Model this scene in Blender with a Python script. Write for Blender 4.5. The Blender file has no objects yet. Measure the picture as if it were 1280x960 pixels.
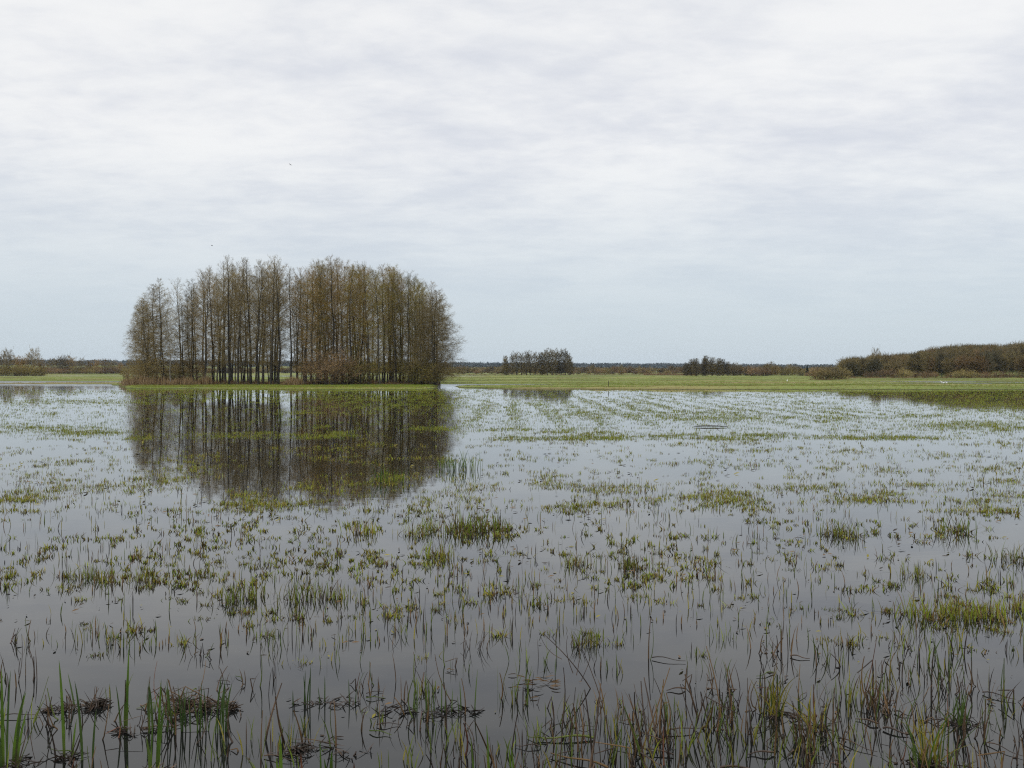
import bpy, math, random
import numpy as np
R = math.radians
rng = np.random.default_rng(11)
random.seed(11)
scene = bpy.context.scene
COL = scene.collection

# ------------------------------------------------------------------ measuring
F, HZ, EYE = 1244.0, 464.5, 2.2            # focal length in photo pixels, eye-level row, eye height (m)
def depth(py): return EYE * F / (py - HZ)
def at(px, py, z=0.0):                      # a spot on the water/ground seen at photo pixel
    Y = depth(py)
    return ((px - 640.0) * Y / F, Y, z)
def X_at(px, Y): return (px - 640.0) * Y / F
def z_at(py, Y): return EYE + (HZ - py) * Y / F

# ------------------------------------------------------------------ noise
def _hash(i, j, s):
    h = (i.astype(np.int64) * 374761393 + j.astype(np.int64) * 668265263 + s * 974711) & 0x7fffffff
    h = ((h ^ (h >> 13)) * 1274126177) & 0x7fffffff
    return ((h ^ (h >> 16)) & 0xffff) / 65535.0
def vnoise(x, y, s=0):
    x = np.asarray(x, float); y = np.asarray(y, float)
    i, j = np.floor(x), np.floor(y); u, v = x - i, y - j
    u = u * u * (3 - 2 * u); v = v * v * (3 - 2 * v)
    a, b = _hash(i, j, s), _hash(i + 1, j, s); c, d = _hash(i, j + 1, s), _hash(i + 1, j + 1, s)
    return (a + (b - a) * u) * (1 - v) + (c + (d - c) * u) * v
def fbm(x, y, s=0, o=4):
    t, a, n = 0, 0.5, 0
    for k in range(o):
        t = t + a * vnoise(x * 2 ** k, y * 2 ** k, s + k); n += a; a *= 0.5
    return t / n
def sstep(a, b, x):
    t = np.clip((x - a) / (b - a), 0, 1); return t * t * (3 - 2 * t)

# ------------------------------------------------------------------ mesh helpers
class MB:
    def __init__(self): self.v, self.f, self.m, self.n = [], [], [], 0
    def add(self, v, f, m=0):
        v = np.asarray(v, float).reshape(-1, 3); f = np.asarray(f, np.int64).reshape(-1, 4)
        self.v.append(v); self.f.append(f + self.n); self.n += len(v)
        self.m.append(np.full(len(f), m) if np.isscalar(m) else np.asarray(m))
        return self
    def mesh(self, name, mats, smooth=False):
        v = np.concatenate(self.v); f = np.concatenate(self.f); m = np.concatenate(self.m)
        me = bpy.data.meshes.new(name)
        me.vertices.add(len(v)); me.vertices.foreach_set('co', v.astype(np.float32).ravel())
        me.loops.add(f.size); me.loops.foreach_set('vertex_index', f.astype(np.int32).ravel())
        me.polygons.add(len(f)); me.polygons.foreach_set('loop_start', np.arange(0, f.size, 4, dtype=np.int32))
        me.polygons.foreach_set('material_index', m.astype(np.int32))
        me.polygons.foreach_set('use_smooth', np.full(len(f), bool(smooth)))
        for x in mats: me.materials.append(x)
        me.update(calc_edges=True); me.validate()
        return me
    def build(self, name, mats, parent=None, smooth=False):
        return link(name, self.mesh(name, mats if isinstance(mats, (list, tuple)) else [mats], smooth), parent)

def link(name, data, parent=None, loc=None):
    o = bpy.data.objects.new(name, data); COL.objects.link(o)
    if parent is not None: o.parent = parent
    if loc is not None: o.location = loc
    return o
def tag(o, label=None, cat=None, group=None, kind=None):
    if label: o['label'] = label
    if cat: o['category'] = cat
    if group: o['group'] = group
    if kind: o['kind'] = kind
    return o
def empty(name, loc=(0, 0, 0), rz=0.0):
    o = link(name, None); o.location = loc; o.rotation_euler = (0, 0, rz); o.empty_display_size = 0.2
    return o
def dup(root):
    r = root.copy(); COL.objects.link(r)
    for ch in root.children:
        c = ch.copy(); COL.objects.link(c); c.parent = r
    return r

def unit(a):
    a = np.asarray(a, float); return a / np.maximum(np.linalg.norm(a, axis=-1, keepdims=True), 1e-9)
def ribbons(p0, p1, p2, w, S=2, side=None, prof=None):
    """curved tapering blades, one per row"""
    p0, p1, p2 = (np.asarray(p, float).reshape(-1, 3) for p in (p0, p1, p2)); N = len(p0)
    t = np.linspace(0, 1, S + 1)[None, :, None]
    P = (1 - t) ** 2 * p0[:, None] + 2 * t * (1 - t) * p1[:, None] + t ** 2 * p2[:, None]
    if side is None:
        d = unit(p2 - p0); side = unit(np.cross(d, unit(rng.normal(size=(N, 3)))))
    tt = np.linspace(0, 1, S + 1)
    pr = (1 - tt) ** 0.7 * 0.95 + 0.05 if prof is None else np.interp(tt, *prof)
    W = np.broadcast_to(np.asarray(w, float).reshape(-1, 1), (N, 1)) * pr[None] * 0.5
    V = np.stack([P - side[:, None] * W[..., None], P + side[:, None] * W[..., None]], 2)   # N,S+1,2,3
    b = (np.arange(N) * (S + 1) * 2)[:, None] + (np.arange(S) * 2)[None]
    q = np.stack([b, b + 1, b + 3, b + 2], -1).reshape(-1, 4)
    return V.reshape(-1, 3), q
def tubes(P, rad, k=5):
    """P (N,S+1,3), rad (N,S+1): round stems"""
    P = np.asarray(P, float); N, S1, _ = P.shape; rad = np.broadcast_to(np.asarray(rad, float), (N, S1))
    T = unit(np.gradient(P, axis=1)); ref = np.zeros((N, 1, 3)); ref[:, 0] = unit(rng.normal(size=(N, 3)) * 0.4 + np.array([0.3, 0.8, 0.1]))
    A = unit(np.cross(T, ref)); B = np.cross(T, A)
    a = np.linspace(0, 2 * np.pi, k, endpoint=False)
    V = P[:, :, None] + (A[:, :, None] * np.cos(a)[:, None] + B[:, :, None] * np.sin(a)[:, None]) * rad[..., None, None]
    base = (np.arange(N) * S1 * k)[:, None, None] + (np.arange(S1 - 1) * k)[None, :, None]
    i = np.arange(k)[None, None]; j = (i + 1) % k
    q = np.stack([base + i, base + j, base + k + j, base + k + i], -1).reshape(-1, 4)
    return V.reshape(-1, 3), q
def bez(p0, p1, p2, S):
    t = np.linspace(0, 1, S + 1)[None, :, None]
    return (1 - t) ** 2 * p0[:, None] + 2 * t * (1 - t) * p1[:, None] + t ** 2 * p2[:, None]
def perp_rand(d):
    n = rng.normal(size=d.shape); n -= d * (n * d).sum(-1, keepdims=True); return unit(n)

# ------------------------------------------------------------------ materials
def new_mat(name):
    m = bpy.data.materials.new(name); m.use_nodes = True
    nt = m.node_tree; nt.nodes.clear()
    return m, nt, nt.nodes, nt.links
def plant_mat(name, stops, scale=3.0, rough=0.75, trans=0.0, objvar=0.35, stretch=(1, 1, 1), spec=0.2, foot=None):
    m, nt, N, L = new_mat(name)
    out = N.new('ShaderNodeOutputMaterial'); bs = N.new('ShaderNodeBsdfPrincipled')
    geo = N.new('ShaderNodeNewGeometry'); mp = N.new('ShaderNodeMapping'); mp.inputs['Scale'].default_value = stretch
    L.new(geo.outputs['Position'], mp.inputs['Vector'])
    no = N.new('ShaderNodeTexNoise'); no.inputs['Scale'].default_value = scale; no.inputs['Detail'].default_value = 4
    L.new(mp.outputs[0], no.inputs['Vector'])
    oi = N.new('ShaderNodeObjectInfo')
    a = N.new('ShaderNodeMath'); a.operation = 'MULTIPLY_ADD'; a.inputs[1].default_value = objvar; a.inputs[2].default_value = -objvar / 2
    L.new(oi.outputs['Random'], a.inputs[0])
    c = N.new('ShaderNodeMath'); c.operation = 'ADD'; L.new(no.outputs['Fac'], c.inputs[0]); L.new(a.outputs[0], c.inputs[1])
    cr = N.new('ShaderNodeValToRGB'); L.new(c.outputs[0], cr.inputs['Fac'])
    e = cr.color_ramp.elements
    while len(e) < len(stops): e.new(0.5)
    for el, (p, rgb) in zip(e, stops): el.position = p; el.color = (*rgb, 1)
    colr = cr.outputs['Color']
    if foot:
        sp = N.new('ShaderNodeSeparateXYZ'); L.new(geo.outputs['Position'], sp.inputs[0])
        zz = N.new('ShaderNodeMath'); zz.operation = 'MULTIPLY_ADD'; zz.inputs[1].default_value = 0.25; L.new(no.outputs['Fac'], zz.inputs[0]); L.new(sp.outputs['Z'], zz.inputs[2])
        fr = N.new('ShaderNodeValToRGB'); L.new(zz.outputs[0], fr.inputs['Fac']); fe = fr.color_ramp.elements
        fe[0].position = 0.13; fe[0].color = (1, 1, 1, 1); fe[1].position = 0.26; fe[1].color = (0, 0, 0, 1)
        mf = N.new('ShaderNodeMix'); mf.data_type = 'RGBA'; L.new(fr.outputs['Color'], mf.inputs['Factor']); L.new(cr.outputs['Color'], mf.inputs[6]); mf.inputs[7].default_value = (*foot, 1); colr = mf.outputs[2]
    L.new(colr, bs.inputs['Base Color']); bs.inputs['Roughness'].default_value = rough
    bs.inputs['Specular IOR Level'].default_value = spec
    if trans > 0:
        tr = N.new('ShaderNodeBsdfTranslucent'); L.new(cr.outputs['Color'], tr.inputs['Color'])
        mx = N.new('ShaderNodeMixShader'); mx.inputs[0].default_value = trans
        L.new(bs.outputs[0], mx.inputs[1]); L.new(tr.outputs[0], mx.inputs[2]); L.new(mx.outputs[0], out.inputs['Surface'])
    else: L.new(bs.outputs[0], out.inputs['Surface'])
    return m

M = {}
M['bark'] = plant_mat('alder_bark', [(0.3, (0.0224, 0.02, 0.0164)), (0.55, (0.044, 0.0384, 0.0296)), (0.75, (0.088, 0.08, 0.0663))], 1.2, 0.9, stretch=(1, 1, 0.3), objvar=0.5)
M['pale_bark'] = plant_mat('pale_bark', [(0.3, (0.10, 0.09, 0.075)), (0.7, (0.26, 0.24, 0.21))], 1.5, 0.9, stretch=(1, 1, 0.4), objvar=0.2)
M['twig_grey'] = plant_mat('grey_twigs', [(0.3, (0.1258, 0.0984, 0.0466)), (0.55, (0.2132, 0.164, 0.0714)), (0.75, (0.2995, 0.2285, 0.0942))], 0.35, 0.85, trans=0.1)
M['twig_brown'] = plant_mat('brown_twigs', [(0.3, (0.1317, 0.0927, 0.0359)), (0.5, (0.232, 0.1576, 0.054)), (0.7, (0.3135, 0.2063, 0.0665))], 0.3, 0.85, trans=0.1)
M['twig_olive'] = plant_mat('olive_twigs', [(0.3, (0.1129, 0.0964, 0.0316)), (0.5, (0.2079, 0.1712, 0.0483)), (0.72, (0.2851, 0.229, 0.0615))], 0.3, 0.85, trans=0.1)
M['shrub_brown'] = plant_mat('brown_shrub_twigs', [(0.3, (0.11, 0.0726, 0.0396)), (0.55, (0.2035, 0.1342, 0.0682)), (0.75, (0.297, 0.198, 0.0968))], 0.6, 0.85, trans=0.1, objvar=0.5)
M['shrub_olive'] = plant_mat('olive_shrub_twigs', [(0.3, (0.14, 0.112, 0.045)), (0.5, (0.26, 0.205, 0.078)), (0.72, (0.36, 0.29, 0.11))], 0.6, 0.85, trans=0.1, objvar=0.5)
M['forest'] = plant_mat('forest_twigs', [(0.30, (0.050, 0.042, 0.022)), (0.43, (0.095, 0.070, 0.032)), (0.54, (0.155, 0.098, 0.042)), (0.66, (0.15, 0.122, 0.048))], 0.07, 0.9, trans=0.05)
M['forest_dark'] = plant_mat('dark_wood_twigs', [(0.3, (0.038, 0.036, 0.022)), (0.7, (0.085, 0.074, 0.036))], 0.1, 0.9)
M['twig_mid'] = plant_mat('dark_copse_twigs', [(0.3, (0.0715, 0.0598, 0.0294)), (0.55, (0.13, 0.1037, 0.0451)), (0.75, (0.182, 0.1403, 0.0578))], 0.3, 0.9, trans=0.1)
M['conifer'] = plant_mat('spruce_needles', [(0.3, (0.008, 0.018, 0.014)), (0.7, (0.022, 0.042, 0.028))], 1.0, 0.8)
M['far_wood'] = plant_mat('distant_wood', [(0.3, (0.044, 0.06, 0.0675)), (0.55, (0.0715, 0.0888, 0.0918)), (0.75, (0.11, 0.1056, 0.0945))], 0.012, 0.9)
M['meadow'] = plant_mat('meadow_blades', [(0.3, (0.1051, 0.1587, 0.0223)), (0.5, (0.1786, 0.2501, 0.0348)), (0.68, (0.2626, 0.2867, 0.0523))], 0.13, 0.6, trans=0.3, stretch=(0.25, 1, 1))
M['g_green'] = plant_mat('green_grass', [(0.3, (0.1251, 0.1753, 0.0179)), (0.7, (0.2844, 0.3304, 0.0378))], 1.3, 0.55, trans=0.3)
M['g_olive'] = plant_mat('olive_grass', [(0.3, (0.1232, 0.111, 0.0199)), (0.7, (0.2912, 0.2473, 0.0382))], 1.3, 0.65, trans=0.2)
M['g_brown'] = plant_mat('brown_grass', [(0.3, (0.065, 0.040, 0.020)), (0.7, (0.18, 0.110, 0.048))], 1.5, 0.7, trans=0.1)
M['g_dark'] = plant_mat('dark_wet_leaf', [(0.3, (0.014, 0.012, 0.010)), (0.7, (0.045, 0.034, 0.022))], 2.0, 0.5)
M['rush'] = plant_mat('rush_green', [(0.3, (0.055, 0.0864, 0.018)), (0.7, (0.132, 0.162, 0.036))], 4.0, 0.5, trans=0.25)
M['reed'] = plant_mat('fresh_reed', [(0.3, (0.0425, 0.0861, 0.0096)), (0.7, (0.119, 0.1968, 0.024))], 6.0, 0.45, trans=0.4, spec=0.4, foot=(0.06, 0.055, 0.018))
M['reed_dark'] = plant_mat('old_reed', [(0.3, (0.035, 0.065, 0.014)), (0.7, (0.09, 0.135, 0.028))], 6.0, 0.45, trans=0.3, spec=0.4)
M['stem_brown'] = plant_mat('dead_stem', [(0.25, (0.016, 0.011, 0.008)), (0.5, (0.042, 0.027, 0.018)), (0.75, (0.11, 0.068, 0.038))], 7.0, 0.6, spec=0.3)
M['stem_red'] = plant_mat('red_stem', [(0.3, (0.06, 0.026, 0.016)), (0.7, (0.18, 0.08, 0.045))], 6.0, 0.6)
M['straw'] = plant_mat('dry_straw', [(0.3, (0.22, 0.15, 0.075)), (0.7, (0.40, 0.29, 0.16))], 1.0, 0.8, trans=0.2)
M['white'] = plant_mat('white_feathers', [(0.3, (0.72, 0.72, 0.68)), (0.7, (0.82, 0.82, 0.80))], 5.0, 0.8)
M['bird'] = plant_mat('dark_feathers', [(0.3, (0.03, 0.03, 0.032)), (0.7, (0.07, 0.068, 0.065))], 5.0, 0.8)
M['wood_wet'] = plant_mat('wet_wood', [(0.3, (0.018, 0.013, 0.010)), (0.7, (0.05, 0.034, 0.026))], 3.0, 0.5, spec=0.4)

def terrain_mat():
    m, nt, N, L = new_mat('meadow_ground')
    out = N.new('ShaderNodeOutputMaterial'); bs = N.new('ShaderNodeBsdfPrincipled'); bs.inputs['Roughness'].default_value = 0.9
    bs.inputs['Specular IOR Level'].default_value = 0.1
    geo = N.new('ShaderNodeNewGeometry'); sep = N.new('ShaderNodeSeparateXYZ'); L.new(geo.outputs['Position'], sep.inputs[0])
    mp = N.new('ShaderNodeMapping'); mp.inputs['Scale'].default_value = (0.012, 0.075, 0.2); L.new(geo.outputs['Position'], mp.inputs['Vector'])
    n1 = N.new('ShaderNodeTexNoise'); n1.inputs['Scale'].default_value = 1.0; n1.inputs['Detail'].default_value = 7; L.new(mp.outputs[0], n1.inputs['Vector'])
    cr = N.new('ShaderNodeValToRGB'); L.new(n1.outputs['Fac'], cr.inputs['Fac']); e = cr.color_ramp.elements
    st = [(0.30, (0.065, 0.060, 0.026)), (0.42, (0.115, 0.135, 0.036)), (0.52, (0.165, 0.195, 0.050)), (0.62, (0.22, 0.20, 0.075)), (0.70, (0.15, 0.10, 0.05))]
    while len(e) < len(st): e.new(0.5)
    for el, (p, c) in zip(e, st): el.position = p; el.color = (*c, 1)
    # bare mud where the ground is at or under the water line
    mr = N.new('ShaderNodeMapRange'); mr.inputs['From Min'].default_value = 0.0; mr.inputs['From Max'].default_value = 0.09; L.new(sep.outputs['Z'], mr.inputs['Value'])
    mx = N.new('ShaderNodeMix'); mx.data_type = 'RGBA'; L.new(mr.outputs[0], mx.inputs['Factor'])
    mx.inputs[6].default_value = (0.030, 0.026, 0.014, 1); L.new(cr.outputs['Color'], mx.inputs[7])
    L.new(mx.outputs[2], bs.inputs['Base Color']); L.new(bs.outputs[0], out.inputs['Surface'])
    return m
def water_mat():
    m, nt, N, L = new_mat('flood_water')
    out = N.new('ShaderNodeOutputMaterial'); bs = N.new('ShaderNodeBsdfPrincipled')
    bs.inputs['Base Color'].default_value = (0.007, 0.0075, 0.007, 1); bs.inputs['Roughness'].default_value = 0.02; bs.inputs['IOR'].default_value = 1.325
    geo = N.new('ShaderNodeNewGeometry')
    def ns(scale, sx, sy, det):
        mp = N.new('ShaderNodeMapping'); mp.inputs['Scale'].default_value = (sx, sy, 1); L.new(geo.outputs['Position'], mp.inputs['Vector'])
        n = N.new('ShaderNodeTexNoise'); n.inputs['Scale'].default_value = scale; n.inputs['Detail'].default_value = det; L.new(mp.outputs[0], n.inputs['Vector']); return n
    a, b = ns(2.2, 0.7, 1.3, 2), ns(0.35, 0.5, 1.0, 1)
    ad = N.new('ShaderNodeMath'); ad.operation = 'MULTIPLY_ADD'; ad.inputs[1].default_value = 3.0
    L.new(b.outputs['Fac'], ad.inputs[0]); L.new(a.outputs['Fac'], ad.inputs[2])
    # patches of breeze: ripples come and go over the flood
    c = ns(0.03, 0.5, 1.0, 2); mr = N.new('ShaderNodeMapRange'); mr.inputs['From Min'].default_value = 0.35; mr.inputs['From Max'].default_value = 0.7
    mr.inputs['To Min'].default_value = 0.25; mr.inputs['To Max'].default_value = 1.0; L.new(c.outputs['Fac'], mr.inputs['Value'])
    ml = N.new('ShaderNodeMath'); ml.operation = 'MULTIPLY'; L.new(ad.outputs[0], ml.inputs[0]); L.new(mr.outputs[0], ml.inputs[1])
    bp = N.new('ShaderNodeBump'); bp.inputs['Strength'].default_value = 1.0; bp.inputs['Distance'].default_value = 0.0015
    sx = N.new('ShaderNodeSeparateXYZ'); L.new(geo.outputs['Position'], sx.inputs[0])   # the open far pools lie in the wind
    rg = N.new('ShaderNodeMapRange'); rg.inputs['From Min'].default_value = 140; rg.inputs['From Max'].default_value = 190
    rg.inputs['To Min'].default_value = 0.02; rg.inputs['To Max'].default_value = 0.24; L.new(sx.outputs['Y'], rg.inputs['Value']); L.new(rg.outputs[0], bs.inputs['Roughness'])
    L.new(ml.outputs[0], bp.inputs['Height']); L.new(bp.outputs[0], bs.inputs['Normal'])
    L.new(bs.outputs[0], out.inputs['Surface'])
    return m
M['ground'], M['water'] = terrain_mat(), water_mat()

# ------------------------------------------------------------------ terrain and water
EDGE_PX = [-900, 0, 150, 172, 300, 535, 548, 566, 586, 700, 1040, 1150, 1280, 2200]
EDGE_PY = [480.6, 480.6, 480.8, 487.2, 488.0, 487.6, 483.0, 482.2, 486.0, 486.6, 487.2, 488.2, 489.5, 490.0]
def ground(X, Y):
    X = np.asarray(X, float); Y = np.asarray(Y, float); Yp = np.maximum(Y, 1.0)
    px = 640 + F * X / Yp; py = HZ + EYE * F / Yp
    pxw = px + 26 * (fbm(X / 9, Y / 5, 5, 4) - 0.5) * 2
    Ye = depth(np.interp(pxw, EDGE_PX, EDGE_PY)) * (1 + 0.16 * (fbm(X / 11, Y / 40, 9, 4) - 0.5))
    up = sstep(-0.03, 0.09, (Y - Ye) / Ye)
    base = 0.13 + 0.0004 * np.clip(Y - 200, 0, 500)
    n = (fbm(X / 45, Y / 9, 21, 4) - 0.5) * 0.95
    isl = sstep(160, 175, px) * (1 - sstep(538, 552, px)) * (1 - sstep(205, 225, Y))
    n = n * (1 - 0.75 * isl)
    # long pools left among the meadow strips
    L = 1 - sstep(150, 172, px)
    pool = 1.6 * L * np.exp(-((py - 477.8) / 1.0) ** 2) + (1 - sstep(520, 660, px)) * (1 - isl) * 2.2 * np.exp(-((py - 470.3) / 0.6) ** 2) \
        + 0.7 * (1 - sstep(600, 720, px)) * sstep(535, 550, px) * np.exp(-((py - 481.6) / 0.8) ** 2)
    for rowp, sd in ((473.6, 1), (475.6, 2), (479.0, 3), (482.6, 4)):
        pool = pool + 1.3 * sstep(0.46, 0.62, fbm(X / 55 + 7 * sd, X * 0 + sd, 40 + sd, 3)) * np.exp(-((py - rowp - 0.5 * (fbm(X / 30, X * 0, 60 + sd, 2) - 0.5)) / 0.32) ** 2) * (1 - isl) * sstep(560, 600, px) * (1 - sstep(1000, 1060, px))
    z = -0.28 + up * (0.28 + base + n) - 0.5 * pool
    far = sstep(480, 640, Y)
    z = z * (1 - far) + far * (0.6 + 0.5 * fbm(X / 90, Y / 60, 3, 3))
    # wooded rise on the right
    hx = sstep(1040, 1230, px); z = z + hx * 12.5 * sstep(325, 520, Y)
    # low ridge far away
    ridge = np.interp(px, [-900, 0, 60, 160, 400, 560, 640, 760, 860, 1000, 1300, 2200], [455, 455, 455.5, 456, 457.5, 458.6, 459.3, 459.8, 460.8, 461.5, 461.5, 461])
    z = z + sstep(1500, 2150, Y) * (EYE + (HZ - ridge) * 2150 / F + 3 * (fbm(X / 160, Y / 160, 31, 4) - 0.5))
    return z

rows = np.concatenate([[-90, -30, 0, 6, 20, 50, 80], np.geomspace(95, 330, 240), np.geomspace(334, 700, 60)[1:], np.geomspace(720, 2800, 50)])
tan = np.concatenate([np.linspace(-0.92, -0.55, 20)[:-1], np.linspace(-0.55, 0.55, 361), np.linspace(0.55, 0.92, 20)[1:]])
XX = tan[None] * (np.abs(rows)[:, None] + 12); YY = np.broadcast_to(rows[:, None], XX.shape)
ZZ = ground(XX, YY)
nr, nc = XX.shape; idx = np.arange(nr * nc).reshape(nr, nc)
mb = MB(); mb.add(np.stack([XX, YY, ZZ], -1), np.stack([idx[:-1, :-1], idx[:-1, 1:], idx[1:, 1:], idx[1:, :-1]], -1).reshape(-1, 4))
tag(mb.build('ground', M['ground'], smooth=True), 'low flat green meadow with wet hollows', None, None, 'structure')
mb = MB(); mb.add([(-900, -95, 0), (900, -95, 0), (900, 900, 0), (-900, 900, 0)], [(0, 1, 2, 3)])
tag(mb.build('water', M['water']), 'still grey flood water mirroring the sky', None, None, 'structure')

# ------------------------------------------------------------------ trees
def make_crown_pieces(trunk_fn, H, nb, t0, reach, shape, nsub, ntw, tw_len, tw_w, rise, seed_dir=None, droop=0.0, br=0.03):
    """branches -> side branches -> twigs"""
    t = t0 + (1 - t0) * (np.arange(nb) + rng.random(nb)) / nb; t = np.clip(t, 0, 0.985)
    az = np.arange(nb) * 2.39996 + rng.normal(0, 0.4, nb)
    Lb = reach * np.interp(t, *shape) * rng.uniform(0.65, 1.15, nb)
    if seed_dir is not None: Lb *= 0.55 + 0.45 * np.cos(az - seed_dir)
    d = np.stack([np.cos(az), np.sin(az), np.zeros(nb)], -1)
    p0 = trunk_fn(t)
    r = rise * (0.38 + 0.5 * t + 1.7 * t ** 4) * rng.uniform(0.6, 1.4, nb)
    p1 = p0 + d * (Lb * 0.5)[:, None] + np.array([0, 0, 1]) * (Lb * r * 0.65)[:, None]
    p2 = p0 + d * Lb[:, None] + np.array([0, 0, 1]) * (Lb * (r - droop * (1 - t)))[:, None]
    B = bez(p0, p1, p2, 4); rb = (br * (0.35 + 0.65 * Lb / reach))[:, None] * np.linspace(1, 0.25, 5)[None]
    out = [tubes(B, rb, 4)]
    s = rng.uniform(0.18, 1.0, (nb, nsub)); u = s[..., None]
    q0 = (1 - u) ** 2 * p0[:, None] + 2 * u * (1 - u) * p1[:, None] + u ** 2 * p2[:, None]
    tg = unit(2 * (1 - u) * (p1 - p0)[:, None] + 2 * u * (p2 - p1)[:, None])
    rel = np.clip(Lb / reach * 1.5, 0.28, 1.0)
    Ls = (Lb[:, None] * 0.42 * (1.15 - 0.75 * s) + 0.25 * rel[:, None]) * rng.uniform(0.6, 1.2, s.shape)
    sd = unit(tg * 0.75 + perp_rand(tg) * 0.8 + np.array([0, 0, 0.18]))
    q0 = q0.reshape(-1, 3); sd = sd.reshape(-1, 3); Ls = Ls.reshape(-1)
    q2 = q0 + sd * Ls[:, None]; q1 = q0 + sd * (Ls * 0.5)[:, None] + np.array([0, 0, 0.06]) * Ls[:, None]
    out.append(ribbons(q0, q1, q2, tw_w * 1.7 * np.repeat(np.clip(rel * 1.2, 0.4, 1), nsub), 2))
    v = rng.uniform(0.12, 1.0, (len(q0), ntw)); x0 = q0[:, None] + (q2 - q0)[:, None] * v[..., None]
    td = unit(sd[:, None] * 0.7 + perp_rand(np.repeat(sd[:, None], ntw, 1)) * 0.85 + np.array([0, 0, 0.12]))
    tl = tw_len * rng.uniform(0.5, 1.3, v.shape) * np.repeat(rel, nsub)[:, None]
    x0 = x0.reshape(-1, 3); td = td.reshape(-1, 3); tl = tl.reshape(-1)
    x2 = x0 + td * tl[:, None]
    out.append(ribbons(x0, (x0 + x2) / 2, x2, tw_w * rng.uniform(0.7, 1.3, len(x0)) * np.repeat(np.clip(rel * 1.3, 0.4, 1), nsub * ntw), 1))
    return out

TALL_IN = ([0, 0.2, 0.4, 0.55, 0.68, 0.8, 0.9, 0.96, 1.0], [0.5, 0.58, 0.80, 1.0, 0.95, 0.70, 0.40, 0.19, 0.05])
TALL_EDGE = ([0, 0.1, 0.25, 0.45, 0.7, 0.9, 1.0], [0.7, 0.9, 1.0, 0.92, 0.68, 0.36, 0.12])
ROUND = ([0, 0.15, 0.4, 0.65, 0.85, 1.0], [0.4, 0.75, 1.0, 1.0, 0.75, 0.3])
def make_tree(name, H, rad, nb, t0, reach, shape, mats, nsub=10, ntw=9, tw_len=0.62, tw_w=0.0135, rise=0.75, stems=1, seed_dir=None, droop=0.0, wander=0.35, br=0.035):
    root = empty(name)
    tk, cr = MB(), MB()
    for k in range(stems):
        S = 14; t = np.linspace(0, 1, S + 1); h = H * (1 if k == 0 else rng.uniform(0.78, 0.95))
        ph = rng.uniform(0, 6.28, 4); lean = rng.normal(0, 0.02 if k == 0 else 0.06, 2) * h; off = np.zeros(2) if k == 0 else rng.normal(0, 0.5, 2)
        def cx(t, a=ph[0], b=ph[1], l=lean[0], o=off[0]): return o + l * t + wander * (np.sin(a + 5 * t) - np.sin(a)) * t + 0.07 * np.sin(b + 17 * t)
        def cy(t, a=ph[2], b=ph[3], l=lean[1], o=off[1]): return o + l * t + wander * (np.sin(a + 5 * t) - np.sin(a)) * t + 0.07 * np.sin(b + 17 * t)
        fn = lambda t, h=h, cx=cx, cy=cy: np.stack([cx(t), cy(t), t * h], -1)
        rr = rad * (1 if k == 0 else 0.7) * (np.interp(t, [0, 0.04, 0.3, 0.7, 1], [1.45, 1.0, 0.82, 0.42, 0.06]))
        P = fn(t)[None]; P[0, 0, 2] = -0.5
        tk.add(*tubes(P, rr[None], 8))
        for vq in make_crown_pieces(fn, h, nb if k == 0 else nb * 2 // 3, t0, reach, shape, nsub, ntw, tw_len, tw_w, rise, seed_dir, droop, br): cr.add(*vq)
    tk.build('trunk', mats[0], root, smooth=True); cr.build('crown', mats[1], root)
    root['h'] = H
    return root

B_, G_, O_, W_ = M['bark'], M['twig_grey'], M['twig_olive'], M['twig_brown']
protos = {
 'in_grey':  make_tree('alder_tree', 21, 0.19, 82, 0.14, 2.9, TALL_IN, (B_, G_)),
 'in_grey2': make_tree('alder_tree', 21, 0.15, 72, 0.14, 2.5, TALL_IN, (B_, G_), stems=2),
 'in_brown': make_tree('alder_tree', 21, 0.19, 92, 0.10, 3.1, TALL_IN, (B_, W_), nsub=11),
 'in_brown2': make_tree('alder_tree', 21, 0.15, 80, 0.10, 2.8, TALL_IN, (B_, W_), stems=2, nsub=10),
 'in_olive': make_tree('alder_tree', 21, 0.18, 92, 0.08, 3.2, TALL_IN, (B_, O_), nsub=11),
 'edge_grey': make_tree('alder_tree', 19, 0.18, 130, 0.06, 4.6, TALL_EDGE, (B_, G_), nsub=13, ntw=11, tw_w=0.017, rise=0.24, droop=0.10),
 'edge_grey2': make_tree('alder_tree', 19, 0.15, 100, 0.07, 3.8, TALL_EDGE, (B_, G_), nsub=12, tw_w=0.016, rise=0.28, droop=0.10, stems=2),
 'edge_brown': make_tree('alder_tree', 18, 0.18, 120, 0.08, 4.6, TALL_EDGE, (B_, W_), nsub=12, rise=0.30, droop=0.12),
 'pale': make_tree('birch_tree', 18, 0.15, 46, 0.4, 2.2, TALL_IN, (M['pale_bark'], G_)),
 'round_grey': make_tree('broadleaf_tree', 12, 0.22, 60, 0.12, 4.6, ROUND, (B_, G_), nsub=9, ntw=8, tw_len=0.8, tw_w=0.05, rise=0.7, stems=2),
 'round_brown': make_tree('broadleaf_tree', 12, 0.22, 60, 0.08, 4.6, ROUND, (B_, W_), nsub=9, ntw=8, tw_len=0.8, tw_w=0.05, rise=0.7, stems=2),
 'mid_tall': make_tree('alder_tree', 13, 0.20, 60, 0.10, 2.9, ROUND, (B_, M['twig_mid']), nsub=10, ntw=8, tw_len=0.6, tw_w=0.06, stems=2),
 'mid_edge': make_tree('alder_tree', 12, 0.20, 100, 0.03, 3.8, TALL_EDGE, (B_, M['twig_mid']), nsub=9, ntw=7, tw_len=0.7, tw_w=0.06, stems=2),
}
used = set()
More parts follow.
